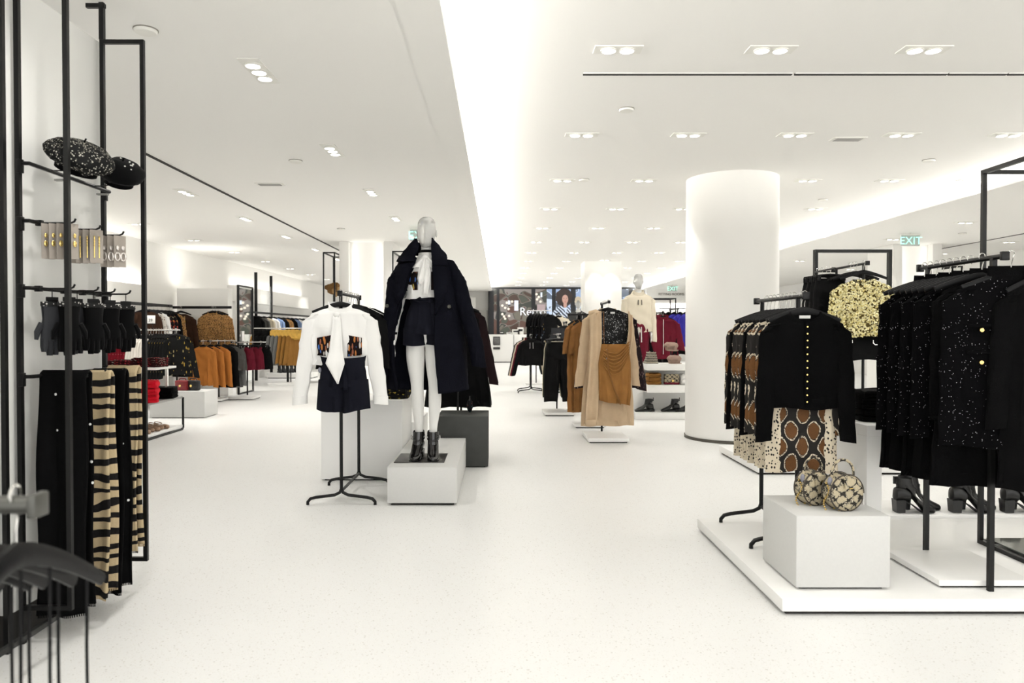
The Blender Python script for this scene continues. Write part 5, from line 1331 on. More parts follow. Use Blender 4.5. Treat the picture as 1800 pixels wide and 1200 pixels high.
# --- beige cardigan stand
CX, CY, CZ = 1.235, 8.60, 1.585
post_stand('single post stand on a white base carrying the beige cardigan and tan skirt', CX, CY, CZ, .46, .62, .60, th=.055)
g = garment('long_cardigan', 'long beige mohair cardigan framing the tan skirt', 'cardigan', (CX, 8.40, CZ), R(4), None, BEIGE, 1.40, 1.15, .27, .80, seed=11, depth=.8, sl_out=.10, sl_w=1.35, folds=.012, collar=.02, kf=4)
for x0, x1, zz in ((-.235, -.105, -1.37), (.20, .245, -.72)):
    mb = MB().grid(lambda u, v: (x0 + (x1 - x0) * v - .03 * u + .012 * math.sin(u * 5), -.13 - .02 * math.sin(v * 6 + u * 2), -.10 + (zz + .10) * u - .05 * abs(v - (1 if x0 < 0 else 0)) * (1 - u)), 30, 10)
    o = obj('front_panel', mb, BEIGE, g); md = o.modifiers.new('thick', 'SOLIDIFY'); md.thickness = .014
    r = obj('ribbed_hem', MB().box(((x0 + x1) / 2 - .03, -.13, zz + .02), (x1 - x0 + .01, .03, .07), .008), BEIGE, g)
obj('shoulder', MB().tube([(-.21, -.02, -.135), (-.15, -.06, -.115), (-.12, -.11, -.14)], .035, 10), BEIGE, g)
hanger((CX, 8.36, CZ + .006), 'black hanger of the beige cardigan outfit', R(4), 'hangers on the cardigan stand')
g = garment('sequin_tank', 'black sequin tank over the tan suede skirt', 'top', (CX + .045, 8.315, CZ), R(4), None, SEQUIN_BLK, .52, .86, .165, 0, seed=12, depth=.5, dip=.07, folds=.006)
obj('neck_binding', MB().tube([(.068 * math.cos(a), .02 * math.sin(a), -.093 - .07 * max(0, -math.sin(a))) for a in [k * PI / 10 for k in range(21)]], .004, 6), BLK, g)
obj('neck_label', MB().box((0, .008, -.12), (.05, .003, .02)), CARD, g)
g = thing('wrap_skirt', 'tan suede wrap skirt hung under the black sequin tank', 'skirt', (CX + .06, 8.275, CZ), R(4))
obj('skirt_cloth', body_mb([(-.47, .150, .045), (-.52, .160, .052), (-.70, .185, .06), (-1.0, .185, .062), (-1.13, .175, .06)], 20, 40, .010, 5, 6, .0, tilt_hem=-.16), SUEDE, g)
for k in range(7):
    pts = [(-.14 + .29 * q / 8, -.066 - .012 * math.sin(PI * q / 8), -.535 - .028 * k - (.05 + .012 * k) * math.sin(PI * q / 8) + .09 * (q / 8) ** 2) for q in range(9)]
    obj('drape_fold', MB().tube(pts, .007, 6), SUEDE, g)
obj('wrap_edge', MB().tube([(-.10, -.07, -.52), (-.09, -.08, -.75), (-.03, -.085, -.95), (.05, -.08, -1.14)], .009, 6), SUEDE2, g)
for k in range(3): obj('button', MB().lathe([(.001, -.004), (.009, -.004), (.011, 0), (.008, .003)], 12, (-.10, -.068, -.53 - .05 * k), axis='y'), CHROME, g)
obj('hanging_loop', MB().tube([(-.12, 0, -.47), (-.12, .02, -.115)], .003, 5), SUEDE2, g)
for i, (y, m) in enumerate(((8.56, DKNIT), (8.66, DKNIT), (8.76, DKNIT))):
    garment('marl_dress', f'dark plum marl knit dress behind the beige cardigan, {ORD[i]} from the front', 'dress', (CX + .06, y, CZ), R(-24), 'plum knit dresses', m, .98, 1.25, .27, .85, seed=14 + i % 2, depth=.5, sl_out=.13, sl_w=1.2, folds=.006)
    hanger((CX, y, CZ + .006), f'{ORD[i]} hanger behind the beige cardigan', R(-24), 'hangers on the cardigan stand')
# --- brown corduroy dresses on a low wall rail
post_stand('stand with a short cross rail carrying brown corduroy dresses', 1.18, 9.75, 1.475, .40, .40, .52, rail_axis='x')
for i, x in enumerate((1.03, 1.10, 1.30)):
    garment('corduroy_dress', f'brown corduroy shirt dress on the short cross rail, {ORD[i]} from its free end', 'dress', (x, 9.75, 1.475), R(40), 'brown corduroy dresses', SUEDE2, 1.28, .85, .20, .36, seed=17 + i % 2, depth=.8, sl_out=.06, folds=.014, collar=.02)
    hanger((x, 9.75, 1.481), f'{ORD[i]} hanger of the brown corduroy dresses', R(40), 'hangers of the corduroy dresses', .17)
# --- black trousers stand
TX, TY, TZ_ = .90, 11.2, 1.19
post_stand('single post stand on a white base carrying black wide trousers', TX, TY, TZ_, .46, .60, .62, th=.05)
for i, (y, m, nm) in enumerate(((10.88, BLK, 'black'), (11.02, OLIVE, 'dark olive'), (11.12, OLIVE, 'second dark olive'), (11.22, CREAM, 'cream'), (11.34, CREAM, 'second cream'), (11.44, CREAM, 'third cream'))):
    rz = R(8 - i * 6)
    pants('hung_trousers', f'{nm} wide trousers on the trouser stand in front of the counter', 'trousers', (TX + .02 * (i % 2) - .0, y, TZ_), rz, 'wide trousers on the trouser stand', m, .97 if i == 0 else .93, .215, .125, 21 + i % 2)
    clip_hanger((TX, y, TZ_ + .006), f'clip hanger holding the {nm} wide trousers', rz, 'clip hangers on the trouser stand', .19)
t = thing('price_card', 'dark card holder on top of the trouser stand', 'sign', (TX - .02, 11.5, TZ_ + .012)); obj('card', MB().box((0, 0, .05), (.13, .01, .10), .002), GREYT, t); obj('foot', MB().box((0, 0, .004), (.08, .03, .008)), CHROME, t)
# --- cropped black hoodie stand
HX, HY, HZ = .65, 15.05, 1.16
rail_stand('black stand with bent feet carrying the cropped black hoodie', HX, 14.9, 15.4, HZ, 0, 'feet', .04, .26)
for i, (y, m, nm) in enumerate(((14.87, BLK, 'cropped black hoodie at the front of its stand'), (14.98, BURG, 'dark red hoodie behind the cropped black hoodie'), (15.08, CREAM, 'cream hoodie behind the cropped black hoodie'), (15.2, GREYT, 'grey hoodie at the back of the hoodie stand'))):
    g = garment('hoodie', nm, 'hoodie', (HX - .03 * i, y, HZ), R(4 + 5 * i), 'hoodies on the bent foot stand', m, .60, 1.12, .22, .66, seed=24, depth=.6, sl_out=.14, collar=.05, folds=.008)
    for s in (-1, 1): obj('drawstring', MB().tube([(s * .03, -.05, -.14), (s * .032, -.055, -.26)], .003, 5), CARD, g)
    hanger((HX, y, HZ + .006), f'{ORD[i]} hanger on the hoodie stand', R(4), 'hangers on the hoodie stand')
# --- black printed tees on a high rail
QX, QY, QZ = 1.0, 17.2, 1.72
t = thing('garment_stand', 'tall stand with a cross rail of black printed tees', 'clothes rack', (QX, QY, 0), 0, 'black garment stands')
obj('rail', MB().tube([(-.28, 0, QZ), (.22, 0, QZ)], .013, 8), CHROME, t); obj('post', MB().tube([(-.12, 0.3, 0), (-.12, .3, QZ + .12)], .013, 8), BLACK, t); obj('arm', MB().tube([(-.12, .3, QZ), (-.12, 0, QZ)], .012, 8), BLACK, t); obj('foot', MB().box((-.12, .3, .012), (.5, .5, .024), .004), WHITE, t)
TEE = speck('black_botanical_tee', (.006, .006, .007), [(.4, .4, .36), (.32, .2, .05), (.08, .12, .18)], (22, 22, 16), .34, .25, warp=.03)
for i in range(7):
    garment('printed_tee', f'black printed tee on the tall cross rail, {ORD[i]} from its end', 't-shirt', (QX - .25 + .065 * i, QY, QZ), R(66 - 17 * (i == 6) * 3), 'black printed tees', TEE if i % 2 else BLK, .95, 1.15, .26, .22, seed=27, depth=.5, sl_out=.08, sl_w=1.3, folds=.010)
    hanger((QX - .25 + .065 * i, QY, QZ + .006), f'{ORD[i]} hanger on the tall tee rail', R(66), 'hangers on the tee rail')
# --- dark grey tee, cream blouse behind
rail_stand('small black stand carrying the dark grey tee', 1.31, 14.4, 14.9, 1.42, 0, 'feet', .04, .24)
g = garment('grey_tee', 'dark grey tee with pale lettering print in front of the video wall', 't-shirt', (1.31, 14.37, 1.42), R(3), None, GREYT, .66, 1.1, .22, .2, seed=28, depth=.6, sl_out=.08, sl_w=1.3, collar=.006)
obj('chest_print', MB().box((0.02, -.052, -.34), (.17, .004, .05), .001), plain('print_grey', (.55, .55, .57), .7), g); hanger((1.31, 14.37, 1.426), 'black hanger of the dark grey tee', R(3), None)
for i in range(3):
    garment('black_tee', f'black tee behind the dark grey tee, {ORD[i]} from the front', 't-shirt', (1.31, 14.5 + .12 * i, 1.42), R(-3), 'tees behind the grey tee', BLK, .66, 1.1, .22, .2, seed=28, depth=.6, sl_out=.08, sl_w=1.3); hanger((1.31, 14.5 + .12 * i, 1.426), f'{ORD[i]} hanger behind the dark grey tee', R(-3), 'hangers behind the grey tee')
rail_stand('black stand with the cream blouse before the video wall', 1.45, 17.9, 18.4, 1.68, 0, 'feet', .04, .24)
garment('cream_blouse', 'cream blouse hung before the striped blouse on the screen', 'blouse', (1.45, 17.87, 1.68), R(0), None, IVORY, .60, 1.2, .24, .5, seed=29, depth=.8, sl_out=.05, collar=.03); hanger((1.45, 17.87, 1.686), 'hanger of the cream blouse before the screen', 0, None)

# --- further mannequins (bodies repeat the first one)
def mannequin(label, x, y, z, rz=0.0):
    r = thing('mannequin', label, 'mannequin', (x, y, z), rz)
    for c in man.children:
        if c.name.split('.')[0] in ('body', 'head'):
            n = c.copy(); COL.objects.link(n); n.parent = r
            for e in c.children: q = e.copy(); COL.objects.link(q); q.parent = n
    return r
def dress_up(r, top, bottom, blen, tl, hood=True, sleeve=.70):
    g = garment('top_layer', '', '', (0, 0, 1.64), 0, None, top, tl, 1.05, .22, sleeve, seed=33, depth=2.0, sl_out=.03, sl_w=1.2, collar=.05 if hood else .01, folds=.006)
    for c in list(g.children): c.parent = r; c.location = (0, 0, 1.64)
    bpy.data.objects.remove(g)
    for s in (-1, 1): obj('trouser_leg', body_mb([(1.05, .115, .115), (.85, .10, .105), (.5, .075, .08), (.14, .055, .06)], 14, 24, .006, 5, 3, 0, cx=lambda z, s=s: s * (.085 if s < 0 else .062)), bottom, r)
    obj('trouser_top', body_mb([(1.16, .135, .11), (1.05, .17, .13), (.9, .175, .135)], 8, 30, .006, 5, 3, 0), bottom, r)
m2x, m2y = wx(1123, 11.6), 11.65
plinth('mannequin_plinth', 'white plinth behind the tiered shelf under the hooded mannequin', m2x - .3, m2x + .3, m2y - .3, m2y + .35, 0, .42, WHITE, .015)
r = mannequin('mannequin in a cream hoodie and burgundy joggers behind the tiered shelf', m2x, m2y, .30)
dress_up(r, IVORY, BURG, .5, .70)
for s in (-1, 1):
    obj('drawstring', MB().tube([(s * .025, -.135, 1.44), (s * .028, -.14, 1.36)], .006, 6), BLK, r); obj('jogger_string', MB().tube([(s * .018, -.15, 1.02), (s * .022, -.15, .78)], .008, 6), CARD, r)
obj('hood', MB().loft([[((.085 + .03 * q) * math.cos(a * PI / 10), .03 + (.07 + .03 * q) * math.sin(a * PI / 10), 1.585 - .05 * q + .02 * math.sin(a * PI / 10)) for a in range(20)] for q in (0, .4, 1)], False, False), IVORY, r)
r = mannequin('mannequin in a white beanie and grey cardigan in front of the screen', wx(1016, 18.6), 18.6, .20)
plinth('mannequin_plinth', 'low white plinth under the mannequin in the white beanie', wx(1016, 18.6) - .3, wx(1016, 18.6) + .3, 18.3, 18.9, 0, .20, WHITE, .015)
dress_up(r, fabric('grey_melange', (.06, .06, .06)), BLK, .5, .85, False)
obj('beanie', MB().lathe([(.080, 1.76), (.086, 1.77), (.086, 1.80), (.080, 1.81), (.078, 1.85), (.06, 1.89), (.03, 1.91), (.002, 1.915)], 24, (0, .008, 0)), IVORY, r); obj('front_band', MB().box((0, -.145, 1.2), (.10, .02, .5), .008), BLK, r)

# --- tiered white shelf with boots, knits and bags
SHX0, SHX1, SHY = wx(1117, 10.45), 2.95, 10.45
t = thing('tiered_shelf', 'white three tier display shelf beside the round column', 'shelf', ((SHX0 + SHX1) / 2, SHY, 0)); hw = (SHX1 - SHX0) / 2
obj('bottom_tier', MB().span(-hw, hw, 0, .5, .0, .10, .004), WHITE, t); obj('middle_tier', MB().span(-hw + .17, hw, 0, .5, .385, .49, .004), WHITE, t); obj('upper_tier', MB().span(-hw + .17, hw, 0, .5, .70, .79, .004), WHITE, t)
obj('back_panel', MB().span(-hw + .17, hw, .46, .5, .10, .70), WHITE, t); obj('end_panel', MB().span(-hw - .02, -hw + .17, .30, .5, .10, .79, .004), WHITE, t)
def chunky(label, x, z, y, rz):
    t = thing('lace_up_boot', label, 'boot', (x, y, z), rz, 'black lace up boots on the tiered shelf'); boot_parts(t, LEATHER, .03, .15, .045, chunky=True, strap=False, laces=True, top_w=.05)
    t.scale = (1.05, 1.05, 1.0)
chunky('black lace up boot under the plum knit dress on the bottom tier', wx(1138, 10.6), .10, 10.62, R(-82)); chunky('black lace up boot in the middle of the bottom tier', wx(1184, 10.6), .10, 10.62, R(-82)); chunky('black lace up boot half hidden by the round column', wx(1212, 10.6), .10, 10.62, R(-82))
for i in range(3): folded('folded_fur', f'folded brown fur snood on the middle tier, {ORD[i]} from the bottom', wx(1150, 10.6), 10.64, .49 + .055 * i, .20, .2, .05, fabric('ginger_fur', (.22, .10, .025), var=.4, weave=70, bump=1), 'snood', 0, 'folded fur snoods on the shelf', 3 + i)
for i in range(5): folded('folded_knit', f'folded striped knit on the upper tier, {ORD[i]} from the bottom', wx(1146, 10.6), 10.66, .79 + .034 * i, .19 - .02 * i, .2, .032, STRIPEK, 'sweater', 0, 'folded striped knits on the shelf', 6 + i)
folded('white_jumper', 'white folded jumper on the middle tier by the column', wx(1203, 10.6), 10.62, .49, .12, .2, .15, SILK, 'sweater', 0, None, 3)
t = thing('clutch_bag', 'small snake print clutch with burgundy base on the middle tier', 'handbag', (wx(1182, 10.55), 10.6, .49)); obj('body', MB().box((0, 0, .075), (.21, .07, .15), .012), SNAKE_BAG, t); obj('flap', MB().box((0, -.038, .105), (.20, .008, .09), .003), SNAKE_BAG, t); obj('base_strip', MB().box((0, -.0, .018), (.214, .074, .034), .008), BURG, t); obj('clasp', MB().box((.01, -.045, .055), (.03, .008, .03), .003), GOLD, t)
def hat(label, x, y, z, m, stand=0.0):
    t = thing('baker_hat', label, 'hat', (x, y, z), R(10), 'baker boy hats on the shelf')
    mb = MB().lathe([(.002, .12), (.05, .118), (.09, .10), (.105, .075), (.10, .055), (.085, .045), (.082, .02), (.078, .0)], 28); mb.v = [tuple(Vector(p) + noise.noise_vector(Vector(p) * 26) * .012) for p in mb.v]
    obj('crown', mb, m, t); obj('peak', MB().grid(lambda u, v: ((u - .5) * .17, -.07 - .05 * v * math.sin(PI * u), .012 - .015 * v), 12, 4), m, t)
    t.children[-1].modifiers.new('thick', 'SOLIDIFY').thickness = .006
    if stand:
        s_ = thing('hat_stand', 'wooden hat stand on the upper tier', 'stand', (x, y, z - stand)); obj('pole', MB().tube([(0, 0, 0), (0, 0, stand)], .01, 8), BLACK, s_); obj('head_form', MB().ball((0, 0, stand + .02), (.06, .07, .03), 14, 8), CREAM, s_)
PINKB = fabric('dusty_pink_wool', (.30, .21, .17), var=.15)
hat('dusty pink baker boy hat raised on a stand above the shelf', wx(1180, 10.7), 10.72, .975, PINKB, .185); hat('dusty pink baker boy hat lying on the upper tier', wx(1188, 10.5), 10.6, .79, PINKB)
# --- burgundy track jacket stand and blue dresses
rail_stand('black stand carrying the burgundy track jacket', 2.83, 12.8, 13.3, 1.575, 0, 'feet', .04, .24)
for i in range(3):
    g = garment('track_jacket', ['burgundy zip track jacket with black side panels facing front', 'burgundy track jacket second on its stand', 'burgundy track jacket third on its stand'][i], 'jacket', (2.83 - .06 * (i > 0), 12.77 + .16 * i, 1.575), R(-4), 'burgundy track jackets', BURG, .80, 1.15, .24, .52, seed=36, depth=.7, sl_out=.10, sl_w=1.3, collar=.05, cuff=BLK)
    if i == 0:
        obj('zip', MB().box((0, -.055, -.42), (.008, .02, .60)), CHROME, g)
        for s in (-1, 1): obj('side_panel', MB().grid(lambda u, v: (s * (.235 - .09 * u * v), -.052 + .012 * abs(1 - v), -.42 - .34 * u), 8, 6), BLK, g); g.children[-1].modifiers.new('t', 'SOLIDIFY').thickness = .01
    hanger((2.83, 12.77 + .16 * i, 1.581), f'{ORD[i]} hanger of the burgundy track jackets', R(-4), 'hangers of the track jackets')
pants('hung_trousers', 'black joggers hung below the burgundy track jacket', 'trousers', (2.83, 12.86, 1.0), 0, None, BLK, .88, .16, .08, 23)
rail_stand('black stand carrying royal blue and black dresses', 3.62, 15.0, 15.6, 1.70, 0, 'feet', .04, .24); t = cage('open black steel cage around the royal blue dresses', 3.3, 3.75, 15.7, 16.2, 1.95)
for i in range(5):
    garment('satin_dress', f'{"royal blue satin" if i > 1 else "black"} dress behind the track jackets, {ORD[i]} from the shelf side', 'dress', (3.32 + .11 * i, 15.0 - .03 * i, 1.70), R(20), 'dresses behind the track jackets', BLUE if i > 1 else BLK, .76, .62, .14, .45, seed=38, depth=.8, sl_out=.02, folds=.014); hanger((3.32 + .11 * i, 15.0 - .03 * i, 1.706), f'{ORD[i]} hanger behind the track jackets', R(20), 'hangers of the blue dresses', .11)
t = thing('cross_rail', 'black cross rail holding royal blue dresses', 'rail', (3.3, 15.0, 1.70)); obj('rail', MB().tube([(-.05, .012, 0), (.56, -.14, 0)], .011, 8), BLACK, t); obj('clamp', MB().box((.31, -.07, 0), (.03, .05, .03)), BLACK, t)
# low plinths glimpsed behind the jackets
plinth('display_plinth', 'low white plinth glimpsed under the sparkle jackets', 4.6, 6.2, 8.6, 9.3, 0, .22, WHITE, .015)
plinth('display_plinth', 'lower white step plinth glimpsed beside the white table leg', 4.4, 5.8, 7.7, 8.2, 0, .12, WHITE, .015)
# ================================================================== left side of the shop
# --- steel table with knitwear and shoes
tx0, tx1, ty0, ty1 = -5.1, -4.03, 8.15, 9.42
t = thing('steel_table', 'grey two tier steel table with red knitwear behind the accessory rack', 'table', ((tx0 + tx1) / 2, (ty0 + ty1) / 2, 0)); hx, hy = (tx1 - tx0) / 2, (ty1 - ty0) / 2
obj('top', MB().span(-hx, hx, -hy, hy, .40, .43, .003), plain('grey_steel_top', (.32, .32, .31), .4, .3), t); obj('bottom_shelf', MB().span(-hx, hx, -hy, hy, .03, .065, .003), WHITE, t)
for s in (-1, 1):
    x = s * hx
    obj('leg_loop', MB().tube([(x, -hy, .415), (x, -hy, .03), (x, -hy + .03, .012), (x, hy - .03, .012), (x, hy, .03), (x, hy, .415)], .014, 8), BLACK, t)
obj('upper_shelf', MB().span(-hx + .15, hx, -.1, .45, .80, .825, .003), WHITE, t)
for s in (-1, 1): obj('shelf_post', MB().box((s * (hx - .09), .38, .615), (.03, .03, .37)), CHROME, t)
cxm, cym = (tx0 + tx1) / 2, (ty0 + ty1) / 2
for i in range(3): folded('folded_sweater', f'folded bright red sweater on the steel table, {ORD[i]} from the bottom', wx(256, 8.65), 8.62, .43 + .085 * i, .30, .34, .08, RED, 'sweater', R(20), 'folded red sweaters', 2 + i)
for i in range(4): folded('folded_knit', f'folded black knit on the steel table, {ORD[i]} from the bottom', wx(291, 9.2), 9.15, .43 + .034 * i, .28, .30, .032, BLK_KNIT, 'sweater', R(10), 'folded black knits on the steel table', 5 + i)
for i in range(4): folded('folded_shirt', f'folded red paisley shirt on the upper shelf, {ORD[i]} from the bottom', wx(266, 9.0), 8.98, .825 + .028 * i, .34, .3, .026, PAISLEY, 'shirt', R(-8), 'folded paisley shirts', 1 + i)
for i in range(3): folded('folded_shirt', f'folded grey paisley shirt at the wall end of the shelf, {ORD[i]} from the bottom', wx(220, 8.9), 8.94, .825 + .028 * i, .36, .3, .026, PAISLEY if i else CHARC, 'shirt', R(8), 'folded paisley shirts', 7 + i)
NUDE = plain('nude_satin', (.36, .23, .15), .4)
for i in range(4):
    y = 8.30 + .24 * i
    t = thing('nude_flat_shoes', f'pair of nude strappy flats on the bottom shelf, {ORD[i]} from the front', 'shoes', (-4.16, y, .065), R(70), 'nude flats on the steel table')
    for s in (-1, 1):
        o = obj('shoe_body', sweep(MB(), [((s * .045, -.12, .02), .008, .012, 0), ((s * .045, -.10, .025), .030, .024, 0), ((s * .045, -.05, .028), .034, .028, 0), ((s * .045, .03, .022), .028, .020, 0), ((s * .045, .10, .03), .028, .030, 0), ((s * .045, .12, .03), .012, .02, 0)]), NUDE, t)
        obj('ankle_strap', MB().tube([(s * .045 + .034 * math.cos(a), .05 + .05 * math.sin(a), .065 + .01 * math.sin(a)) for a in [k * PI / 8 for k in range(17)]], .005, 6), NUDE, o)
# --- pale plinth with two handbags
plinth('bag_plinth', 'pale grey plinth carrying the red and black handbags', wx(262, 10.65), wx(359, 10.65), 10.65, 11.15, 0, .385, STONE, .01)
def flap_bag(label, x, m):
    t = thing('flap_handbag', label, 'handbag', (x, 10.85, .385), R(-20), 'flap handbags on the pale plinth')
    obj('body', MB().box((0, 0, .075), (.20, .09, .15), .02), m, t); obj('flap', MB().box((0, -.048, .10), (.19, .012, .09), .005), m, t); obj('clasp', MB().lathe([(.001, -.01), (.016, -.008), (.02, 0)], 14, (.0, -.056, .07), axis='y'), GOLD, t); obj('handle', MB().tube([(-.07, 0, .14), (-.05, 0, .175), (.05, 0, .175), (.07, 0, .14)], .008, 8), m, t)
flap_bag('dark red flap handbag with gold clasp on the pale plinth', wx(318, 10.8), plain('red_leather', (.23, .02, .025), .35)); flap_bag('black flap handbag with gold clasp on the pale plinth', wx(337, 10.8), LEATHER)
# --- patterned shirt rail
RY, RZ = 11.9, 1.27
t = thing('garment_stand', 'long low rail of red, white and black patterned shirts', 'clothes rack', (-5.6, RY, 0), 0, 'black garment stands')
obj('rail', MB().tube([(-.50, 0, RZ), (.47, 0, RZ)], .013, 8), CHROME, t)
for s in (-.45, .40): obj('post', MB().tube([(s, .03, 0), (s, .03, RZ)], .013, 8), BLACK, t); obj('foot', MB().box((s, 0, .012), (.04, .5, .024), .004), BLACK, t)
seqs = ['burgundy'] * 7 + ['white'] * 7 + ['black and yellow'] * 8
for i, k in enumerate(seqs):
    x = -6.08 + .0435 * i; m = {'burgundy': REDF, 'white': WHTF, 'black and yellow': DASH}[k]; last = i == len(seqs) - 1
    garment('patterned_shirt', f'{k} patterned shirt on the long low rail, {ORD[i % 7] if not last else "frontmost facing"} of its colour', 'shirt', (x, RY - (.05 if last else 0), RZ), R(20 if last else 66), 'patterned shirts on the long low rail', m, .72, 1.0, .24, .62, seed=44, depth=.5, sl_out=.10, folds=.006, collar=.02)
    hanger((x, RY - (.05 if last else 0), RZ + .006), f'hanger of the {ORD[i] if i < 20 else ["twenty first", "twenty second"][i - 20]} shirt on the long low rail', R(20 if last else 66), 'hangers on the long low rail')
t = thing('price_sign', 'white price card with black lettering standing over the shirt rail', 'sign', (wx(265, 11.8), 11.8, wz(569, 11.8))); obj('card', MB().box((0, 0, .07), (.145, .006, .13), .001), CARD, t); obj('holder', MB().box((0, 0, -.0), (.15, .02, .012)), BLACK, t); obj('stem', MB().tube([(.03, .02, -.10), (.03, 0, 0)], .006, 6), BLACK, t); text('price_lettering', '39', .065, (0, -.006, .035), NB, t, .001, align='CENTER')
# --- wall rails with blazers and leopard shirts
def wall_rail(label, a, b, z, reach=.22):
    t = thing('mounted_rail', label, 'rail', ((a[0] + b[0]) / 2, (a[1] + b[1]) / 2, z)); d = ((b[0] - a[0]) / 2, (b[1] - a[1]) / 2)
    ang = math.atan2(d[1], d[0]); L_ = math.hypot(*d) * 2
    obj('bar', MB().box((0, 0, 0), (L_, .035, .05), .004, (ang, 'Z')), BLACK, t)
    for s in (-1, 1): obj('bracket', MB().box((d[0] * .8 * s + (0 if abs(d[0]) > abs(d[1]) else -reach * .45), d[1] * .8 * s + (reach * .45 if abs(d[0]) > abs(d[1]) else 0), 0), (.03, reach, .03) if abs(d[0]) > abs(d[1]) else (reach, .03, .03)), BLACK, t)
wall_rail('black wall rail along the side wall behind the shirts', (-5.88, 11.6), (-5.88, 13.3), 1.70, .42); wall_rail('black wall rail across the pale board above the leopard shirts', (-6.17, 14.0), (-5.06, 14.0), 1.70)
for i, (y, m, nm, L_) in enumerate(((12.3, DBROWN, 'dark brown blazer', .80), (12.45, WHTF, 'white and blue printed blouse', .72), (12.6, SILK, 'white blouse', .72), (12.75, FLORAL, 'dark floral blouse', .74), (12.9, FLORAL, 'second dark floral blouse', .74), (13.05, BLK, 'black blouse', .74), (13.2, LEOPARD, 'leopard blouse', .9))):
    garment('hung_blouse', f'{nm} on the side wall rail behind the shirt rail', 'top', (-5.88, y, 1.68), R(12), 'garments on the side wall rail', m, L_, 1.05, .24, .62, seed=46 + i % 2, depth=.8, sl_out=.08); hanger((-5.88, y, 1.686), f'{ORD[i]} hanger on the side wall rail', R(12), 'hangers on the side wall rail')
g = garment('hung_blazer', 'dark brown blazer open over a jewel print blouse on the pale board', 'blazer', (wx(317, 13.9), 13.93, 1.66), R(-4), None, DBROWN, .82, 1.2, .25, .68, seed=48, depth=.8, sl_out=.10, sl_w=1.3)
mb = MB().grid(lambda u, v: (-.045 + .16 * v + .05 * u * v, -.075, -.13 - .72 * u), 10, 6); o = obj('inner_blouse', mb, JEWEL, g); o.modifiers.new('t', 'SOLIDIFY').thickness = .01; hanger((wx(317, 13.9), 13.93, 1.70), 'hanger of the brown blazer on the pale board', R(-4), None)
for i in range(3):
    garment('leopard_shirt', f'leopard print shirt on the pale board, {ORD[i]} from the front', 'shirt', (wx(373, 13.9) + .03 * i, 13.92 + .06 * i, 1.68), R(-4), 'leopard print shirts', LEOPARD, .80, 1.15, .25, .66, seed=49, depth=.7, sl_out=.09, sl_w=1.2, collar=.03); hanger((wx(373, 13.9) + .03 * i, 13.92 + .06 * i, 1.70), f'{ORD[i]} hanger of the leopard shirts', R(-4), 'hangers of the leopard shirts')
# --- orange sweatshirts
post_stand('single post stand carrying orange sweatshirts', wx(374, 13.3) + .02, 13.3, 1.075, .42, .42, .5, th=.05)
ox = wx(362, 13.2)
for i, (m, nm) in enumerate(((ORANGE, 'orange sweatshirt facing front on its stand'), (ORANGE, 'orange sweatshirt second on its stand'), (ORANGE, 'orange sweatshirt third on its stand'), (BLK, 'black sweatshirt behind the orange ones'), (GREYC, 'grey fringed knit behind the orange sweatshirts'))):
    garment('sweatshirt', nm, 'sweatshirt', (ox + .09 * i, 13.07 + .10 * i, 1.075), R(-14), 'sweatshirts on the orange stand', m, .78 + .06 * (i > 2), 1.05, .22, .66, seed=51, depth=.7, sl_out=.05, sl_w=1.2, collar=.012, dip=.03); hanger((ox + .09 * i, 13.07 + .10 * i, 1.081), f'{ORD[i]} hanger on the orange sweatshirt stand', R(-14), 'hangers of the sweatshirts')
t = thing('cross_rail', 'steel rail holding the orange sweatshirts', 'rail', (ox + .18, 13.27, 1.075)); obj('rail', MB().tube([(-.22, -.24, 0), (.24, .27, 0)], .011, 8), CHROME, t); obj('end_stop', MB().box((-.22, -.24, .004), (.03, .03, .03)), BLACK, t)
# --- shorts stand
post_stand('single post stand carrying charcoal and burgundy shorts', wx(424, 13.6), 13.65, 1.045, .55, .45, .6, th=.05)
hx_ = wx(416, 13.5)
for i, (m, nm) in enumerate(((CHARC, 'charcoal leather look shorts facing front'), (BURG, 'burgundy shorts behind the charcoal pair'), (BURG, 'second burgundy shorts behind the charcoal pair'), (BLK, 'black shorts at the back of the shorts stand'))):
    g = thing('hung_shorts', nm, 'shorts', (hx_ + .12 * i, 13.38 + .12 * i, 1.045), R(-10), 'shorts on the shorts stand')
    obj('waist', body_mb([(-.09, .20, .04), (-.13, .185, .05), (-.22, .22, .06), (-.34, .235, .065)], 10, 32, .008, 6, 5, 0), m, g)
    for s in (-1, 1): obj('shorts_leg', body_mb([(-.30, .115, .064), (-.50, .125, .062)], 8, 24, .008, 5, 4 + s, 0, cx=lambda z, s=s: s * .115), m, g)
    clip_hanger((hx_ + .12 * i, 13.38 + .12 * i, 1.051), f'{ORD[i]} clip hanger on the shorts stand', R(-10), 'clip hangers of the shorts', .17)
t = thing('cross_rail', 'thin steel rail holding the charcoal shorts', 'rail', (hx_ + .2, 13.57, 1.045)); obj('rail', MB().tube([(-.24, -.22, 0), (.24, .22, 0)], .011, 8), CHROME, t); obj('end_stop', MB().box((-.24, -.22, .004), (.03, .03, .03)), BLACK, t)
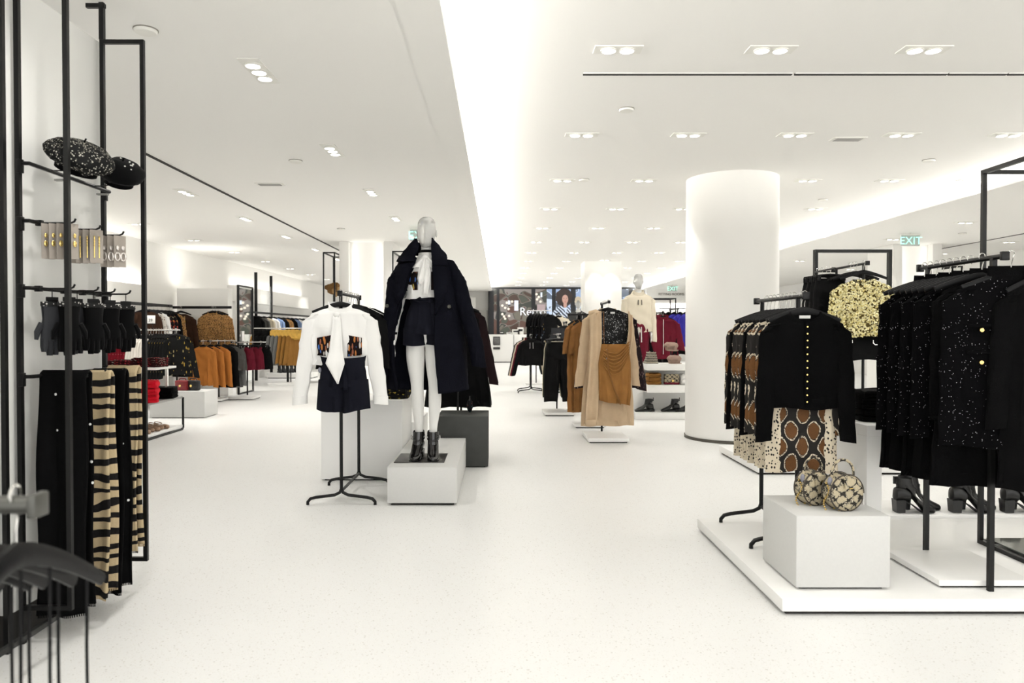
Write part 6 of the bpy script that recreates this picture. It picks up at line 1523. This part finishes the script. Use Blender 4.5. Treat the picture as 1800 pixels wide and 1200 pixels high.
# --- standing mirror at the end of the board
t = thing('standing_mirror', 'tall narrow black framed mirror at the end of the pale board', 'mirror', (-5.12, 14.95, 0)); 
obj('glass', MB().box((0, 0, 1.08), (.012, .80, 2.10)), MIRROR, t)
for s in (-1, 1): obj('side_rail', MB().box((0, s * .415, 1.08), (.04, .03, 2.16)), BLACK, t)
for z in (.015, 2.145): obj('cross_bar', MB().box((0, 0, z), (.04, .80, .03)), BLACK, t)
obj('back_board', MB().box((-.03, 0, 1.08), (.04, .84, 2.14)), plain('mirror_back', (.7, .69, .66), .7), t)
single('price_card', MB().box((0, 0, 0), (.01, .14, .2), .001), CARD, 'white card taped to the narrow mirror', 'sign', (-5.105, 14.75, 1.15))
# --- steel portal on the wall
t = thing('steel_portal', 'tall black steel portal with clear pane on the side wall', 'frame', (-6.10, 19.2, 0), 0, 'open black steel frames')
for s in (-1, 1): obj('post', MB().box((0, s * .62, 1.36), (.07, .03, 2.72)), BLACK, t)
obj('cross_bar', MB().box((0, 0, 1.55), (.05, 1.22, .03)), BLACK, t); pn = NT('clear_pane'); pn.fin((.9, .92, .9), .03); pn.b.inputs['Alpha'].default_value = .18
obj('pane', MB().box((0, 0, 2.0), (.01, 1.2, .85)), pn.mat, t)
# --- long wall rail of mixed garments
wall_rail('long black wall rail of mixed jackets on the side wall', (-5.95, 17.6), (-5.95, 26.0), 1.70)
mm = [(BLK, 'black jacket'), (CHARC, 'charcoal jacket'), (CREAM, 'cream jacket'), (SILK, 'white shirt'), (DENIM, 'light denim shirt'), (BLK, 'black shirt'), (LEOPARD, 'beige leopard shirt'), (BLK, 'black blouse'), (DENIM, 'pale blue shirt'), (SILK, 'white blouse'), (GREYC, 'grey cardigan'), (BURG, 'burgundy shirt'), (BURG, 'burgundy cardigan'), (GREYC, 'grey shirt'), (BLK, 'black coat'), (SILK, 'white jumper'), (BLK, 'black jumper'), (BURG, 'burgundy coat'), (BLK, 'black dress'), (GREYC, 'grey dress')]
for i, (m, nm) in enumerate(mm):
    garment('hung_jacket', f'{nm} on the long side wall rail, {ORD[i]} from the front', 'jacket', (-5.95, 17.9 + .42 * i, 1.68), R(8), 'mixed jackets on the long wall rail', m, .80, 1.15, .25, .66, seed=54 + i % 2, depth=1.2, sl_out=.08); hanger((-5.95, 17.9 + .42 * i, 1.686), f'hanger of the {ORD[i]} jacket on the long side wall rail', R(8), 'hangers on the long wall rail')
wall_rail('second lower wall rail of cream and black trousers', (-5.42, 20.5), (-5.42, 25.5), 1.27, .98)
for i in range(8):
    pants('hung_trousers', f'{["black", "black", "cream", "camel"][i % 4]} trousers on the lower wall rail, {ORD[i]} from the front', 'trousers', (-5.42, 20.7 + .55 * i, 1.33), R(8), 'trousers on the lower wall rail', [BLK, BLK, CREAM, CAMEL][i % 4], .80, .19, .1, 56)
# --- fur collar coats
FY, FZ = 17.3, 1.31
t = thing('garment_stand', 'rail of fur collared coats on a white base', 'clothes rack', (-5.12, FY, 0), 0, 'black garment stands')
obj('rail', MB().tube([(-.62, .05, FZ), (.55, -.05, FZ)], .014, 8), CHROME, t); obj('post', MB().box((.15, .1, FZ / 2), (.05, .03, FZ)), BLACK, t); obj('post', MB().box((.22, .1, FZ / 2), (.02, .03, FZ)), BLACK, t); obj('base_plate', MB().span(-.22, .45, -.25, .35, 0, .05, .004), WHITE, t)
coats = [BLK] * 5 + [GREYC] * 3 + [CAMEL] * 4
for i, m in enumerate(coats):
    x = -5.66 + .092 * i; lastc = i == len(coats) - 1; nm = {id(BLK): 'black', id(GREYC): 'grey', id(CAMEL): 'camel'}[id(m)]; fur = BLK_VELVET if m is BLK else MUSTARD_FUR
    g = garment('fur_collar_coat', f'{nm} coat with {"black" if m is BLK else "mustard"} fur collar, {ORD[i]} along its rail', 'coat', (x, FY + .04 - .006 * i, FZ), R(18 if lastc else 50), 'fur collar coats', m, .86, 1.05, .25, .66, seed=58, depth=.7, sl_out=.10, sl_w=1.2)
    def furc():
        mb = MB(); pts = [(.10 * math.cos(a), -.01 + .075 * math.sin(a), -.135 - .04 * max(0, -math.sin(a))) for a in [k * 2 * PI / 20 for k in range(21)]]
        mb.tube(pts, .092, 14); mb.v = [tuple(Vector(p) + noise.noise_vector(Vector(p) * 30) * .034) for p in mb.v]; return mb.mesh('fur_collar')
    o = obj('fur_collar', cached('furc', furc), None, g)
    if not o.data.materials: o.data.materials.append(fur)
    o.material_slots[0].link = 'OBJECT'; o.material_slots[0].material = fur
# --- boots on a low bench
plinth('boot_bench', 'low white bench carrying a row of black boots by the wall', -6.1, -4.9, 19.4, 20.1, 0, .14, WHITE, .02)
for i in range(7):
    t = thing('ankle_boot', f'black ankle boot on the low bench, {ORD[i]} from the wall', 'boot', (wx(493 + i * 6.2, 19.7), 19.6 + .05 * i, .14), R(30), 'black boots on the low bench'); boot_parts(t, LEATHER, .04, .24, .04, chunky=True, strap=False)
# --- small steel table with black knits beside the blouse
t = thing('steel_table', 'small black framed table with folded black knits behind the blouse sleeve', 'table', (wx(556, 18.0), 18.2, 0))
obj('top', MB().box((0, 0, .50), (.75, .6, .03), .004), plain('grey_steel_top', (.32, .32, .31), .4, .3), t); obj('upper_shelf', MB().box((0.02, .1, .82), (.72, .4, .03), .004), WHITE, t)
for s in (-1, 1): obj('leg_loop', MB().tube([(s * .36, -.28, .49), (s * .36, -.28, .02), (s * .36, .28, .02), (s * .36, .28, .82)], .012, 6), BLACK, t)
for i in range(4): folded('folded_knit', f'folded black knit on the small framed table, {ORD[i]} from the bottom', wx(548, 18.0), 18.05, .515 + .055 * i, .40, .3, .05, BLK_KNIT, 'sweater', 0, 'folded knits on the small framed table', 2 + i)
for i, m in enumerate((BLK, BURG, CREAM)): folded('folded_knit', f'folded {["black", "burgundy", "cream"][i]} knit on the upper shelf of the small framed table', wx(535 + 12 * i, 18.2), 18.25, .835, .15, .25, .10, m, 'sweater', 0, 'folded knits on the small framed table', 4 + i)
